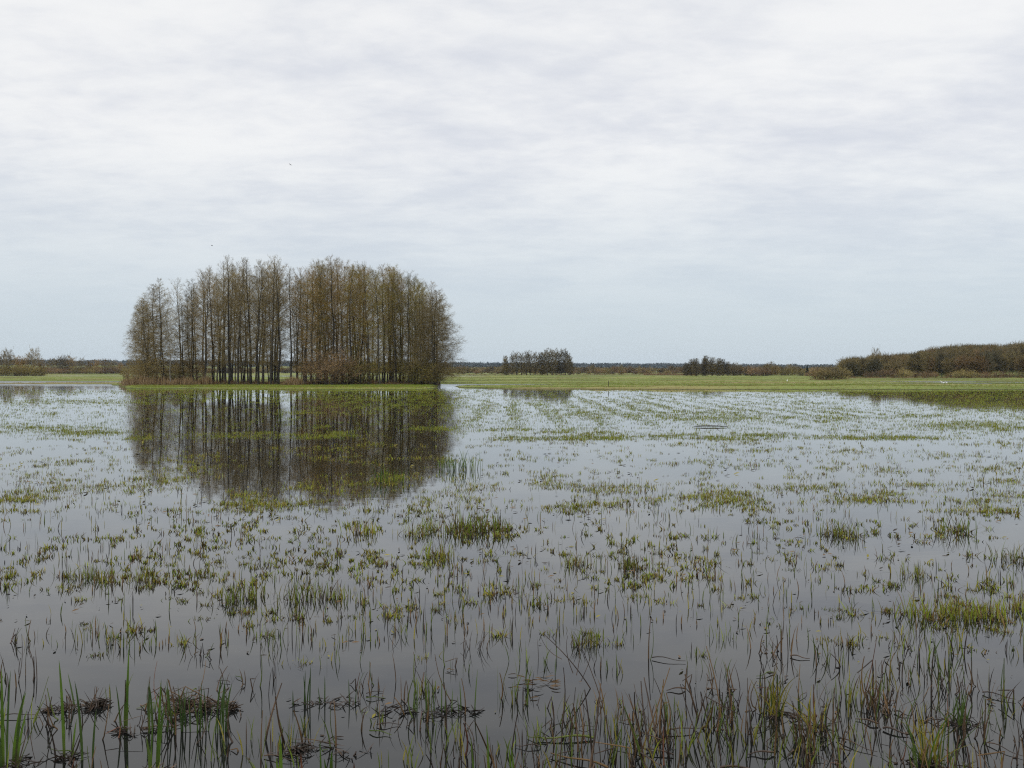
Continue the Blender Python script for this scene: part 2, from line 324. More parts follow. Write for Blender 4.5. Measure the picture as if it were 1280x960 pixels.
def place(kind, X, Y, H, rz=None, sxy=1.0, label=None, cat='tree', group=None, z=None):
    p = protos[kind]
    r = p if kind not in used else dup(p); used.add(kind)
    s = H / p['h'] if 'h' in p else H
    r.scale = (s * sxy, s * sxy, s); r.rotation_euler = (0, 0, random.uniform(0, 6.28) if rz is None else rz)
    if cat in ('tree', 'alder tree', 'birch tree'): r.rotation_euler = (random.gauss(0, 0.024), random.gauss(0, 0.024), r.rotation_euler[2])
    r.location = (X, Y, float(ground(X, Y)) - 0.05 if z is None else z)
    tag(r, label, cat, group)
    return r
ORD = ['first', 'second', 'third', 'fourth', 'fifth', 'sixth', 'seventh', 'eighth', 'ninth', 'tenth', 'eleventh', 'twelfth', 'thirteenth',
       'fourteenth', 'fifteenth', 'sixteenth', 'seventeenth', 'eighteenth', 'nineteenth', 'twentieth', 'twenty first', 'twenty second']
GROVE = 'alders of the big grove in the flood'
# front row of the grove: trunk pixel, top row pixel, depth, kind, width factor
front = [
 (186, 366, 172, 'edge_grey2', 1.05), (197, 356, 174, 'edge_grey', 1.0), (205, 347, 171, 'edge_grey2', 0.95), (213, 395, 169, 'pale', 0.9),
 (229, 372, 173, 'edge_grey2', 0.75), (241, 349, 176, 'in_grey2', 1.1), (257, 338, 172, 'in_brown', 1.0), (266, 334, 174, 'in_grey', 1.0),
 (275, 343, 176, 'in_grey2', 1.0), (287, 322, 171, 'in_grey', 1.2), (297, 324, 174, 'in_grey', 0.9), (306, 336, 177, 'in_brown2', 0.8), (314, 325, 173, 'in_grey', 1.0),
 (322.5, 326, 170, 'in_grey', 1.35), (329, 334, 176, 'in_grey2', 0.9), (338, 321, 172, 'in_grey', 1.15), (343.5, 330, 174, 'in_brown', 1.0), (348.5, 327, 171, 'in_grey', 0.95),
 (364, 335, 173, 'in_grey', 0.9), (371, 343, 178, 'in_grey2', 0.85),
 (380, 340, 175, 'in_brown', 0.9), (389.5, 334, 172, 'in_brown', 1.1), (399, 326, 174, 'in_olive', 1.05), (407, 325, 176, 'in_grey2', 1.0), (418, 321, 173, 'in_brown', 1.15),
 (429, 330, 177, 'in_brown2', 1.0), (439, 332, 175, 'in_olive', 1.0), (450, 331, 178, 'in_olive', 1.0), (462, 333, 174, 'in_brown', 1.0),
 (475, 337, 169, 'in_olive', 1.1), (480, 331, 172, 'in_brown', 1.2), (488, 333, 176, 'in_olive', 1.0), (495, 334, 173, 'in_olive', 1.0), (501, 341, 177, 'in_brown2', 1.0),
 (510, 341, 172, 'in_olive', 1.05), (518, 346, 175, 'in_olive', 1.0), (526, 352, 172, 'in_olive', 1.0), (534, 361, 174, 'edge_grey2', 0.9), (542, 362, 171, 'edge_grey', 1.0),
]
special = {
 3: 'short pale barked slender birch beside the isolated left group of the grove',
 0: 'leftmost bare tree of the grove, branches spreading over the water',
 2: 'pointed tall bare alder topping the separate group at the left end of the grove',
 13: 'bare alder with the thickest dark trunk in the open left half of the grove',
 18: 'lone slender alder standing right of the sky gap in the middle of the grove',
 24: 'tallest russet alder above the brown bushes of the grove',
 29: 'alder with stout paler trunk at the grass edge, right half of grove',
 38: 'rightmost bare alder of the grove with long drooping branches on its open side',
 37: 'smaller grey alder just inside the rightmost tree of the grove',
}
nl = nrr = 0
for i, (px, top, Y, kind, w) in enumerate(front):
    Y *= 0.94
    half = 'left' if px < 360 else 'right'
    if half == 'left': k = nl; nl += 1
    else: k = nrr; nrr += 1
    col = {'in_grey': 'grey twigged', 'in_grey2': 'twin stemmed grey', 'in_brown': 'russet twigged', 'in_brown2': 'twin stemmed russet', 'in_olive': 'olive brown', 'edge_grey': 'low branched grey', 'edge_grey2': 'bushy grey', 'pale': 'pale'}[kind]
    lab = special.get(i, f'{col} alder, {ORD[k]} front trunk from left, {half} half of grove')
    sp = {'sxy': (0.62 + 0.36 * w)}
    if i == 38: sp['sxy'] = 1.3
    if i in (0,): sp['sxy'] = 1.0
    place(kind, X_at(px, Y), Y, z_at(top, Y) - 0.1, label=lab, group=GROVE, cat='alder tree' if kind != 'pale' else 'birch tree', **sp)
# rear rows, seen between the front trunks
for i in range(58):
    px = 222 + (548 - 222) * (i + random.random()) / 58
    if 350 < px < 361 or (px < 372 and i % 6 == 1): continue
    Y = random.uniform(171, 197)
    top = np.interp(px, [165, 200, 240, 285, 340, 365, 400, 420, 470, 500, 530, 550], [372, 352, 350, 328, 326, 340, 330, 326, 336, 338, 352, 366]) + random.uniform(-2, 15)
    kind = random.choice(['in_grey', 'in_grey2', 'in_brown', 'in_grey2']) if px < 372 else random.choice(['in_brown', 'in_brown2', 'in_olive', 'in_brown2'] if px < 520 else ['in_olive', 'in_grey2', 'in_brown'])
    half = 'left' if px < 372 else 'right'
    place(kind, X_at(px, Y), Y, z_at(top, Y), label=f'slender bare alder in the rear rows of the {half} half of the grove', group=f'rear alders of the {half} half', sxy=random.uniform(0.85, 1.05), cat='alder tree')
for px, top, Y, sx, lab in [(544, 370, 168, 1.4, 'low spreading grey alder leaning out over the water at the right tip of the grove'), (184, 378, 176, 1.12, 'broad low branched grey alder in the separate group at the left tip'), (546, 378, 178, 1.25, 'low branched alder just behind the right tip of the grove')]:
    Y *= 0.94; place('edge_grey', X_at(px, Y), Y, z_at(top, Y), label=lab, group=GROVE, sxy=sx, cat='alder tree')
place('edge_grey', X_at(177, 171), 171, z_at(380, 171), label='low grey alder just behind the leftmost tree of the grove', group=GROVE, sxy=0.9, cat='alder tree')

# shrubs
def make_shrub(name, H, reach, mat, n=26, nsub=10, ntw=8, tw=0.03, tl=0.4):
    root = empty(name); st, cr = MB(), MB()
    az = np.arange(n) * 2.39996 + rng.normal(0, 0.3, n); out = np.sqrt((np.arange(n) + 0.5) / n)
    d = np.stack([np.cos(az), np.sin(az), np.zeros(n)], -1); b = d * (out * reach * 0.25)[:, None]; b[:, 2] = -0.3
    hh = H * (1.0 - 0.55 * out ** 2) * rng.uniform(0.75, 1.05, n)
    p2 = d * (out * reach * 0.95)[:, None]; p2[:, 2] = hh; p1 = b * 0.4 + p2 * 0.6; p1[:, 2] = hh * 0.75; p1[:, :2] = b[:, :2] * 0.6 + p2[:, :2] * 0.4
    st.add(*tubes(bez(b, p1, p2, 5), 0.035 * np.linspace(1, 0.3, 6)[None] * np.ones((n, 1)), 5))
    s = rng.uniform(0.18, 1, (n, nsub)); u = s[..., None]
    q0 = ((1 - u) ** 2 * b[:, None] + 2 * u * (1 - u) * p1[:, None] + u ** 2 * p2[:, None]).reshape(-1, 3)
    sd = unit(rng.normal(size=q0.shape) * [1, 1, 0.7] + np.repeat(d, nsub, 0) * 0.5 + [0, 0, 0.5]); L = H * 0.28 * rng.uniform(0.5, 1.2, len(q0))
    q2 = q0 + sd * L[:, None]; q2[:, 2] = np.maximum(q2[:, 2], 0.02)
    cr.add(*ribbons(q0, (q0 + q2) / 2 + [0, 0, 0.05], q2, tw * 1.4, 2))
    v = rng.uniform(0.1, 1, (len(q0), ntw)); x0 = (q0[:, None] + (q2 - q0)[:, None] * v[..., None]).reshape(-1, 3)
    td = unit(np.repeat(sd, ntw, 0) * 0.6 + rng.normal(size=x0.shape) * 0.7 + [0, 0, 0.2]); x2 = x0 + td * (tl * rng.uniform(0.5, 1.3, len(x0)))[:, None]
    cr.add(*ribbons(x0, (x0 + x2) / 2, x2, tw * rng.uniform(0.7, 1.3, len(x0)), 1))
    st.build('stem', M['bark'], root, smooth=True); cr.build('crown', mat, root); root['h'] = H
    return root
protos['shrub_b'] = make_shrub('willow_shrub', 5.0, 3.6, M['shrub_brown'], tw=0.034, tl=0.45)
protos['shrub_b2'] = make_shrub('willow_shrub', 4.0, 3.4, M['shrub_brown'], tw=0.05, tl=0.5)
protos['shrub_o'] = make_shrub('willow_shrub', 4.0, 3.2, M['shrub_olive'], tw=0.05, tl=0.5)
protos['shrub_d'] = make_shrub('willow_shrub', 4.5, 3.4, M['twig_olive'], tw=0.035, tl=0.45)
def shrub(kind, px, py_top, Y, sxy, label, group):
    if 160 < px < 560 and Y < 200: Y *= 0.94
    X = X_at(px, Y); g = float(ground(X, Y))
    return place(kind, X, Y, (z_at(py_top, Y) - g), sxy=sxy, label=label, cat='shrub', group=group)
GS = 'shrubs under the alder grove'
shrub('shrub_b', 398, 441, 168, 1.1, 'russet twiggy bush at the left end of the brown thicket under the grove', GS)
shrub('shrub_b', 416, 434, 167, 1.05, 'largest russet bush in the brown thicket in front of the alder trunks', GS)
shrub('shrub_b', 434, 438, 168, 1.1, 'reddish brown bush in the middle of the thicket under the right half of the grove', GS)
shrub('shrub_d', 452, 446, 169, 1.1, 'olive bush at the right end of the brown thicket under the grove', GS)
shrub('shrub_d', 506, 450, 176, 1.0, 'dark low bush behind trunks in the right half of the grove', GS)
shrub('shrub_d', 524, 444, 168, 1.1, 'dark olive bush left of the shore bush at the right end of the grove', GS)
shrub('shrub_d', 540, 450, 167, 1.1, 'dark bush overhanging the water at the right end of the grove', GS)
shrub('shrub_b', 236, 444, 180, 1.1, 'brown bush among the trunks in the left half of the grove', GS)
shrub('shrub_d', 221, 455, 178, 1.0, 'low grey brown bush between the separate left group and the main grove', GS)
shrub('shrub_d', 176, 457, 181, 1.0, 'low bush behind the dry reeds at the left tip of the grove island', GS)
shrub('shrub_d', 258, 460, 186, 1.0, 'small dark bush behind trunks near the brown bush in the left half of the grove', GS)

# ------------------------------------------------------------------ far copses
def copse(spec, Y0, dy, group):
    for px, top, kind, lab, sxy in spec:
        Y = Y0 + random.uniform(-dy, dy); X = X_at(px, Y); g = float(ground(X, Y))
        place(kind, X, Y, z_at(top, Y) - g, sxy=sxy, label=lab, group=group)
C1 = 'trees of the far copse in mid field'
copse([(633, 446, 'mid_edge', 'leftmost tree of the far two part copse beyond the green meadow', 0.8), (640, 445, 'mid_tall', 'second tree from left in the far two part copse', 0.8),
       (646, 443, 'mid_tall', 'third tree from left in the far two part copse', 0.8), (652, 444, 'mid_tall', 'fourth tree from left in the far two part copse', 0.8),
       (658, 442, 'mid_tall', 'tallest tree in the left part of the far two part copse', 0.85), (663, 444, 'mid_tall', 'sixth tree from left in the far two part copse', 0.8),
       (669, 443, 'mid_tall', 'last tree left of the narrow gap in the far copse', 0.9), (678, 442, 'mid_edge', 'first tree right of the narrow gap in the far copse', 0.9),
       (684, 440, 'mid_tall', 'second tree right of the narrow gap in the far copse', 1.1), (690, 440, 'mid_tall', 'third tree right of the narrow gap in the far copse', 1.1),
       (695, 441, 'mid_tall', 'middle tree of the right part of the far copse', 1.0), (701, 440, 'mid_tall', 'fifth tree right of the narrow gap in the far copse', 0.95),
       (707, 441, 'mid_tall', 'second tree from the right end of the far two part copse', 1.0), (713, 446, 'mid_edge', 'rightmost dark rounded tree of the far two part copse', 0.9)], 500, 14, C1)
C2 = 'trees of the dark round copse'
copse([(857, 454, 'mid_edge', 'low leftmost tree of the dark round copse right of centre', 1.1), (864, 450, 'mid_edge', 'second tree from left in the dark round copse right of centre', 1.0),
       (871, 449, 'mid_edge', 'third tree from left in the dark round copse right of centre', 1.0), (878, 449, 'mid_edge', 'fourth tree from left in the dark round copse right of centre', 0.9),
       (884, 446, 'mid_edge', 'tallest tree topping the dark round copse right of centre', 1.0), (890, 448, 'mid_edge', 'tree just right of the tallest in the dark round copse', 0.9),
       (897, 449, 'mid_edge', 'third tree from the right in the dark round copse', 1.1), (903, 450, 'mid_edge', 'second tree from the right in the dark round copse', 0.9),
       (910, 453, 'mid_edge', 'rightmost low tree of the dark round copse right of centre', 1.0)], 470, 10, C2)
C5 = 'small trees right of the round copse'
for i, (px, top, k) in enumerate([(918, 456, 'round_grey'), (925, 458, 'round_brown'), (932, 459, 'mid_edge'), (951, 459, 'mid_edge'), (958, 456.5, 'round_grey'), (963, 455, 'round_grey'), (970, 458, 'round_brown'), (979, 459, 'mid_edge'), (986, 457.5, 'round_grey'), (993, 459, 'round_grey'), (1001, 460, 'mid_edge')]):
    Y = 480 + random.uniform(-8, 8); X = X_at(px, Y)
    place(k, X, Y, z_at(top, Y) - float(ground(X, Y)), sxy=1.25, group=C5, label=f'{"pale thin" if k == "round_grey" else "low dark"} tree, {ORD[i]} from left in the row right of the round copse')
C3 = 'trees of the wood at the left frame edge'
copse([(-30, 445, 'round_brown', 'tree of the dark wood cut by the left frame edge', 1.0), (-12, 446, 'round_grey', 'tree of the dark wood cut by the left frame edge', 1.0),
       (4, 444, 'round_grey', 'tallest grey tree at the very left frame edge', 0.8), (11, 443, 'round_grey', 'bare rounded tree second from the left frame edge', 0.7), (21, 449, 'round_brown', 'low tree in the dip of the dark wood at the left', 0.9),
       (30, 450, 'round_brown', 'dark low tree in the left wood just before its dome topped tree', 0.8), (42, 442, 'round_grey', 'dome topped grey tree at the right end of the left wood', 0.95), (52, 452, 'round_brown', 'low dark tree closing the right end of the left wood', 0.8)], 440, 10, C3)
for px, top, k in [(-14, 456, 'shrub_d'), (3, 457, 'shrub_d'), (16, 455, 'shrub_d'), (28, 456, 'shrub_d'), (38, 456, 'shrub_d'), (48, 458, 'shrub_d')]:
    shrub(k, px, top, 428, 1.5, 'dark rounded bush along the foot of the left wood', 'bushes at the foot of the left wood')
C4 = 'trees of the hedge line left of the grove'
for i, (px, top, k) in enumerate([(64, 451, 'round_grey'), (74, 449, 'round_grey'), (82, 448, 'round_grey'), (91, 449.5, 'round_brown'), (101, 451, 'round_grey'), (112, 453, 'round_brown'), (120, 452, 'round_brown'), (132, 451.5, 'round_brown'), (140, 453, 'round_grey'), (150, 455, 'round_brown'), (160, 455, 'round_brown'), (-60, 452, 'round_brown')]):
    Y = 640 + random.uniform(-15, 15); X = X_at(px, Y)
    if px < 0: continue
    place(k, X, Y, z_at(top, Y) - float(ground(X, Y)), sxy=1.15, group=C4,
          label=f'{"pale grey" if k == "round_grey" else "dark brown"} tree, {ORD[i]} from the left in the hedge line left of the grove')
for i in range(13):
    px = 58 + i * 9.5
    shrub(random.choice(['shrub_d', 'shrub_b2']), px, 459 + random.uniform(-1.5, 1.5), 615 + random.uniform(-8, 8), 1.7, 'low dark bush along the far hedge line left of the grove', 'bushes of the far left hedge')
shrub('shrub_o', 158, 461, 300, 1.0, 'small round bush on the meadow left of the dry reeds', None)
# brush along the far meadow edge
for i in range(46):
    px = 548 + i * 11.0 + random.uniform(-4, 4)
    if 848 < px < 915: continue
    k = random.choice(['shrub_b2', 'shrub_b2', 'shrub_o', 'shrub_d'])
    top = np.interp(px, [550, 640, 700, 760, 830, 920, 960, 1000, 1050], [462, 463, 461, 460, 463.5, 458.5, 457.5, 458.5, 460]) + random.uniform(-1.5, 2.5)
    shrub(k, px, top, (600 if px < 915 else 470) + random.uniform(-25, 25), 1.7, {'shrub_b2': 'brown', 'shrub_o': 'yellowish', 'shrub_d': 'dark olive'}[k] + (' bush in the far brush line between the two copses' if px < 850 else ' bush in the brush line between round copse and wooded rise'), 'bushes of the far brush line')
for i, (px, top) in enumerate([(741, 457.5), (776, 457.5), (800, 459)]):
    Y = 560; X = X_at(px, Y)
    place('round_grey', X, Y, z_at(top, Y) - float(ground(X, Y)), sxy=0.8, group='thin grey trees above the far brush',
          label=f'thin pale grey tree rising above the far brush, {ORD[i]} such from the left')
# bushes and trees on the right
RB = 'bushes before the wooded rise'
for px, top, Y, k, sx, lab in [
  (1021, 458.5, 262, 'shrub_b2', 1.25, 'darker brown left part of the lone double bush on the green meadow'), (1031, 458, 258, 'shrub_o', 1.25, 'tawny middle of the lone double bush on the green meadow'),
  (1042, 457.5, 258, 'shrub_o', 1.3, 'yellowish round right half of the lone double bush on the green meadow'), (1052, 457.8, 260, 'shrub_o', 1.15, 'yellow outermost right lobe of the lone double bush on the meadow'),
  (1086, 464, 300, 'shrub_b2', 1.5, 'brown bush at the left foot of the wooded rise'), (1101, 461, 300, 'shrub_b2', 1.4, 'dark brown bush second along the foot of the wooded rise'),
  (1117, 460, 298, 'shrub_b2', 1.3, 'brown bush left of the yellowish one at the foot of the wooded rise'), (1131, 460, 296, 'shrub_o', 1.3, 'yellowish bush among brown ones at the foot of the wooded rise'), (1143, 463, 300, 'shrub_b2', 1.4, 'flat brown bush right of the yellowish one below the wooded rise'),
  (1158, 463, 296, 'shrub_b2', 1.3, 'tawny brown bush left of the dark gap below the wooded rise'), (1168, 464, 298, 'shrub_b2', 1.3, 'small brown bush touching the dark gap below the wooded rise'),
  (1186, 465, 300, 'shrub_b2', 1.1, 'low russet bush just left of the twin olive bush below the wooded rise'),
  (1200, 461, 292, 'shrub_o', 1.3, 'left half of the rounded twin olive bush below the wooded rise'), (1213, 461, 292, 'shrub_o', 1.3, 'right half of the rounded twin olive bush below the wooded rise'),
  (1232, 464, 296, 'shrub_b2', 1.4, 'russet bush right of the twin olive bush below the wooded rise'), (1246, 463, 296, 'shrub_b2', 1.4, 'brown bush second right of the twin olive bush'), (1260, 464, 298, 'shrub_b2', 1.4, 'russet bush near the right frame edge below the wooded rise'),
  (1276, 463, 296, 'shrub_o', 1.3, 'olive brown bush cut by the right frame edge')]:
    shrub(k, px, top, Y, sx, lab, RB)
for px, top, lab in [(1062, 451, 'left low dark tree where the wooded rise begins'), (1070, 449, 'dark rounded tree second from the left end of the wooded rise'), (1078, 449.5, 'dark tree third from the left end of the wooded rise')]:
    Y = 345; X = X_at(px, Y); place('mid_edge', X, Y, z_at(top, Y) - float(ground(X, Y)), sxy=1.2, label=lab, group='dark trees at the end of the wooded rise')
Y = 385; X = X_at(1096, Y); place('round_grey', X, Y, z_at(441, Y) - float(ground(X, Y)), sxy=0.75, label='pale bare tree standing above the left end of the wooded rise')
# spruces
def make_spruce():
    root = empty('spruce_tree'); H = 9.0; tk, cr = MB(), MB()
    P = np.stack([np.zeros(6), np.zeros(6), np.linspace(-0.3, H, 6)], -1)[None]; tk.add(*tubes(P, np.linspace(0.16, 0.01, 6)[None], 7))
    n = 900; t = rng.random(n) ** 0.8; az = rng.uniform(0, 6.28, n); L = 1.9 * (1 - t) * rng.uniform(0.6, 1.15, n) + 0.12
    d = np.stack([np.cos(az), np.sin(az), np.zeros(n)], -1); p0 = np.stack([0 * t, 0 * t, 0.6 + t * (H - 0.6)], -1)
    p2 = p0 + d * L[:, None] - np.array([0, 0, 1]) * (0.25 * L)[:, None]; p1 = p0 + d * (0.5 * L)[:, None]
    cr.add(*ribbons(p0, p1, p2, 0.35, 2, prof=([0, 0.5, 1], [0.5, 1, 0.2])))
    tk.build('trunk', M['bark'], root, smooth=True); cr.build('crown', M['conifer'], root); root['h'] = H
    return root
protos['spruce'] = make_spruce()
for px, top, Y, lab in [(1009, 456, 440, 'tallest dark spruce rising left of the lone double bush'), (937, 457, 540, 'small dark spruce in the brush right of the round copse'), (945, 458, 540, 'narrow dark spruce right beside the other small spruce in the brush')]:
    X = X_at(px, Y); place('spruce', X, Y, z_at(top, Y) - float(ground(X, Y)), label=lab, cat='spruce', sxy=1.15)

# forest on the rise: a wood that reads as one mass
def wood_mass(name, label, n, pxr, Yr, hr, rr, per, w, mats, tops=None):
    mb = MB()
    px = rng.uniform(*pxr, n); Y = Yr[0] + (Yr[1] - Yr[0]) * rng.random(n); X = (px - 640) * Y / F; g = ground(X, Y)
    h = rng.uniform(*hr, n); r = rng.uniform(*rr, n)
    if tops is not None:
        lim = EYE + (HZ - np.interp(px, *tops)) * Y / F - g; h = np.minimum(h, lim * rng.uniform(0.66, 1.06, n)); ok = lim > 1.5
        X, Y, g, h, r = X[ok], Y[ok], g[ok], h[ok], r[ok]; n = len(X)
    P = np.zeros((n, 4, 3)); P[:, :, 0] = X[:, None] + np.linspace(0, 1, 4)[None] * rng.normal(0, 0.4, (n, 1)); P[:, :, 1] = Y[:, None]; P[:, :, 2] = g[:, None] - 0.3 + np.linspace(0, 1, 4)[None] * (h * 0.85)[:, None]
    mb.add(*tubes(P, (h * 0.016)[:, None] * np.array([1, 0.8, 0.5, 0.1])[None], 4), len(mats))
    d = unit(rng.normal(size=(n, per, 3))); rad = rng.random((n, per)) ** 0.45
    c = np.stack([X, Y, g + h * 0.58], -1)[:, None] + d * rad[..., None] * np.stack([r, r, h * 0.42], -1)[:, None]
    c = c.reshape(-1, 3); dd = unit(d.reshape(-1, 3) * 0.8 + rng.normal(size=c.shape) * 0.6 + [0, 0, 0.5]); L = np.repeat(r, per) * rng.uniform(0.25, 0.5, len(c))
    mb.add(*ribbons(c - dd * L[:, None], c, c + dd * L[:, None], w * rng.uniform(0.6, 1.4, len(c)), 1, prof=([0, 1], [1, 0.4])), np.repeat(rng.integers(0, len(mats), n), per))
    return tag(mb.build(name, list(mats) + [M['bark']]), label, 'woodland', None, 'stuff')
wood_mass('woodland', 'leafless russet wood covering the rise on the right', 430, (1058, 1420), (322, 500), (6.5, 11), (1.8, 4.4), 620, 0.13, (M['forest'], M['forest_dark'], M['twig_mid'], M['forest'], M['twig_mid']),
          tops=([1040, 1060, 1085, 1120, 1150, 1175, 1200, 1235, 1280, 1420], [456, 449, 446, 444, 440, 434, 432, 433, 429, 424]))
wood_mass('far_woodland', 'blue grey wooded ridge on the far horizon', 2600, (-500, 1800), (1900, 2250), (4, 9), (6, 11), 60, 2.2, (M['far_wood'],))
wood_mass('hedge_wood', 'brown leafless scrub beyond the far meadow', 900, (-300, 1500), (720, 1000), (2.5, 5.5), (3, 6), 90, 0.5, (M['forest'], M['twig_grey']))

# ------------------------------------------------------------------ reeds, meadow grass (stuff)
def blades(X, Y, Z, n, spread, h, w, mats, lean=0.35, S=2, mb=None, mix=None, flat=0.0, own=None):
    """n blades for every tuft centre"""
    N = len(X); sc = np.broadcast_to(np.asarray(spread, float), (N,)); hh = np.broadcast_to(np.asarray(h, float), (N,)); ww = np.broadcast_to(np.asarray(w, float), (N,))
    off = rng.normal(size=(N, n, 2)) * sc[:, None, None] * 0.5
    b = np.stack([X[:, None] + off[..., 0], Y[:, None] + off[..., 1], np.broadcast_to(Z[:, None], (N, n))], -1).reshape(-1, 3)
    H = np.repeat(hh, n) * rng.uniform(0.45, 1.15, N * n); Wd = np.repeat(ww, n) * rng.uniform(0.7, 1.3, N * n)
    ln = rng.normal(size=(N * n, 2)) * lean
    up = np.ones(N * n); fl = rng.random(N * n) < flat; up[fl] = 0.08; ln[fl] *= 3
    p2 = b + np.stack([ln[:, 0] * H, ln[:, 1] * H, H * up], -1); p1 = b + np.stack([ln[:, 0] * H * 0.25, ln[:, 1] * H * 0.25, H * 0.6 * up], -1)
    b[:, 2] -= 0.03
    a = rng.uniform(0, np.pi, N * n); side = np.stack([np.cos(a), np.sin(a) * 0.5, 0 * a], -1)
    mb = mb or MB(); ids = rng.choice(len(mats), N * n, p=mix) if mix is not None else rng.integers(0, len(mats), N * n)
    if own is not None: ids = np.where(rng.random(N * n) < 0.8, np.repeat(own, n), ids)
    mb.add(*ribbons(b, p1, p2, Wd, S, side=unit(side), prof=([0, 0.5, 1], [0.8, 1.0, 0.12])), np.repeat(ids, S))
    return mb
def scr(n, pxr, pyr):
    px = rng.uniform(*pxr, n); py = rng.uniform(*pyr, n); Y = EYE * F / (py - HZ)
    return px, py, (px - 640) * Y / F, Y
# meadow turf
px, py, X, Y = scr(90000, (-120, 1400), (470.6, 490)); Z = ground(X, Y)
k = (Z > 0.015) & (rng.random(len(X)) < 0.35 + 0.65 * fbm(X / 20, Y / 5, 77, 3)); X, Y, Z = X[k], Y[k], Z[k]
mb = blades(X, Y, Z, 5, 0.35 * Y / 160, 0.13, 0.05 * Y / 160, [0, 1, 2, 3, 4], 0.3, 1, mix=[0.70, 0.14, 0.08, 0.03, 0.05], own=np.digitize(fbm(X / 60, 2737 / Y * 1.1, 123, 4) + 0.12 * rng.normal(size=len(X)), [0.30, 0.40, 0.60, 0.70]).choose([4, 1, 0, 3, 2]) if False else np.array([4, 1, 0, 2, 3])[np.digitize(fbm(X / 60, 2737 / Y * 1.1, 123, 4) + 0.06 * rng.normal(size=len(X)), [0.33, 0.43, 0.60, 0.68])])
tag(mb.build('meadow_grass', [M['meadow'], M['g_green'], M['g_olive'], M['straw'], M['g_brown']]), 'short fresh green grass on the meadow strips', 'grass', None, 'stuff')
# island turf strip in front of the grove is lusher
px, py, X, Y = scr(15000, (160, 552), (480.5, 490)); Z = ground(X, Y); k = (Z > -0.05) & (rng.random(len(X)) < 0.15 + 1.6 * np.clip(fbm(X / 6, Y / 14, 91, 3) - 0.25, 0, 1)); X, Y, Z = X[k], Y[k], Z[k]
mb = blades(X, Y, Z, 5, 0.4, 0.13, 0.045, [0, 1, 2, 3], 0.3, 1, mix=[0.6, 0.2, 0.12, 0.08], own=np.array([3, 2, 0, 1])[np.digitize(fbm(X / 9, Y / 16, 33, 4) + 0.08 * rng.normal(size=len(X)), [0.30, 0.39, 0.60])])
tag(mb.build('shore_grass', [M['meadow'], M['g_green'], M['g_olive'], M['g_brown']]), 'bright green grass strip in front of the alder grove', 'grass', None, 'stuff')
# dry reeds on the island
def reed_bed(name, label, rows, h, n, mats=('straw', 'g_brown')):
    mb = MB()
    for (x0, x1, y0, y1, m) in rows:
        px = rng.uniform(x0, x1, m); Y = rng.uniform(y0, y1, m); X = (px - 640) * Y / F; Z = ground(X, Y)
        hv = np.clip(fbm(px / 13, Y / 3, 19, 3) * 1.9 - 0.15, 0.25, 1.15); blades(X, Y, Z, n, 0.5, h * hv * rng.uniform(0.6, 1.1, m), 0.045, [0, 1], 0.16, 2, mb=mb, mix=[0.62, 0.38])
    tag(mb.build(name, [M[a] for a in mats]), label, 'reeds', None, 'stuff')
reed_bed('dry_reeds', 'beige dry reeds along the left foot of the grove', [(152, 238, 155, 168, 560), (238, 262, 158, 168, 80)], 1.8, 9)
reed_bed('dry_reeds', 'small patch of beige dry reeds at the gap in the grove', [(353, 376, 154, 162, 150)], 1.3, 8)
reed_bed('dry_reeds', 'low brown dry stalks among the alder trunks', [(260, 352, 160, 175, 240), (376, 548, 157, 171, 380)], 0.9, 7, ('g_brown', 'stem_brown'))
reed_bed('dry_reeds', 'thin beige reed strip at the far meadow edge beside the round copse', [(805, 872, 500, 540, 700)], 1.5, 8)
reed_bed('dry_reeds', 'russet dry sedge along the far meadow edge', [(560, 1000, 505, 560, 1500), (1060, 1300, 288, 296, 700), (1012, 1062, 250, 256, 90)], 0.8, 6, ('g_brown', 'straw'))

# ------------------------------------------------------------------ grass standing in the flood
G = [  # px, py, sx, sy, weight : swaths read off the photograph
 (880, 522, 55, 3.0, 2.2), (845, 516, 40, 2.0, 1.2), (745, 518, 60, 3.0, 1.2), (690, 551, 45, 4.0, 1.7), (740, 548, 40, 3.5, 1.5), (840, 545, 30, 3, 1.0), (955, 544, 30, 2.5, 1.3), (930, 552, 30, 3, 0.9),
 (1215, 533, 55, 5.0, 2.2), (1130, 548, 40, 2.5, 1.2), (1240, 555, 60, 3, 1.3), (1070, 547, 20, 2, 1.1), (1000, 522, 60, 2, 0.9), (635, 537, 35, 2, 1.2), (545, 536, 25, 2.5, 1.4),
 (110, 502, 70, 2.2, 2.4), (20, 504, 30, 1.6, 1.2), (50, 535, 60, 5, 0.7), (110, 540, 40, 4, 1.0), (90, 606, 35, 3.5, 1.6), (120, 610, 20, 3, 1.0), (200, 600, 40, 4, 0.8),
 (350, 489.5, 190, 2.2, 2.2), (250, 495, 70, 2, 0.9), (420, 497, 50, 2.5, 1.1), (520, 494, 40, 2, 1.2), (300, 545, 90, 3, 0.5), (400, 562, 60, 3, 0.5), (500, 575, 40, 3, 0.7), (505, 505, 60, 9, 0.5), (230, 585, 40, 12, 0.8), (490, 600, 25, 6, 1.4),
 (1180, 491, 140, 3, 1.6), (1190, 503, 110, 6, 0.45), (1240, 510, 60, 6, 1.0), (600, 610, 30, 5, 0.8), (690, 605, 30, 4, 0.8), (770, 610, 40, 4, 0.7), (1090, 618, 40, 4, 0.8),
 (905, 620, 60, 10, 0.5), (600, 658, 28, 4, 1.0), (510, 660, 30, 5, 0.8), (440, 662, 30, 5, 0.5), (1080, 667, 50, 5, 0.9), (1190, 662, 16, 6, 1.2), (1040, 610, 30, 4, 0.8), (1250, 640, 40, 8, 0.7)]
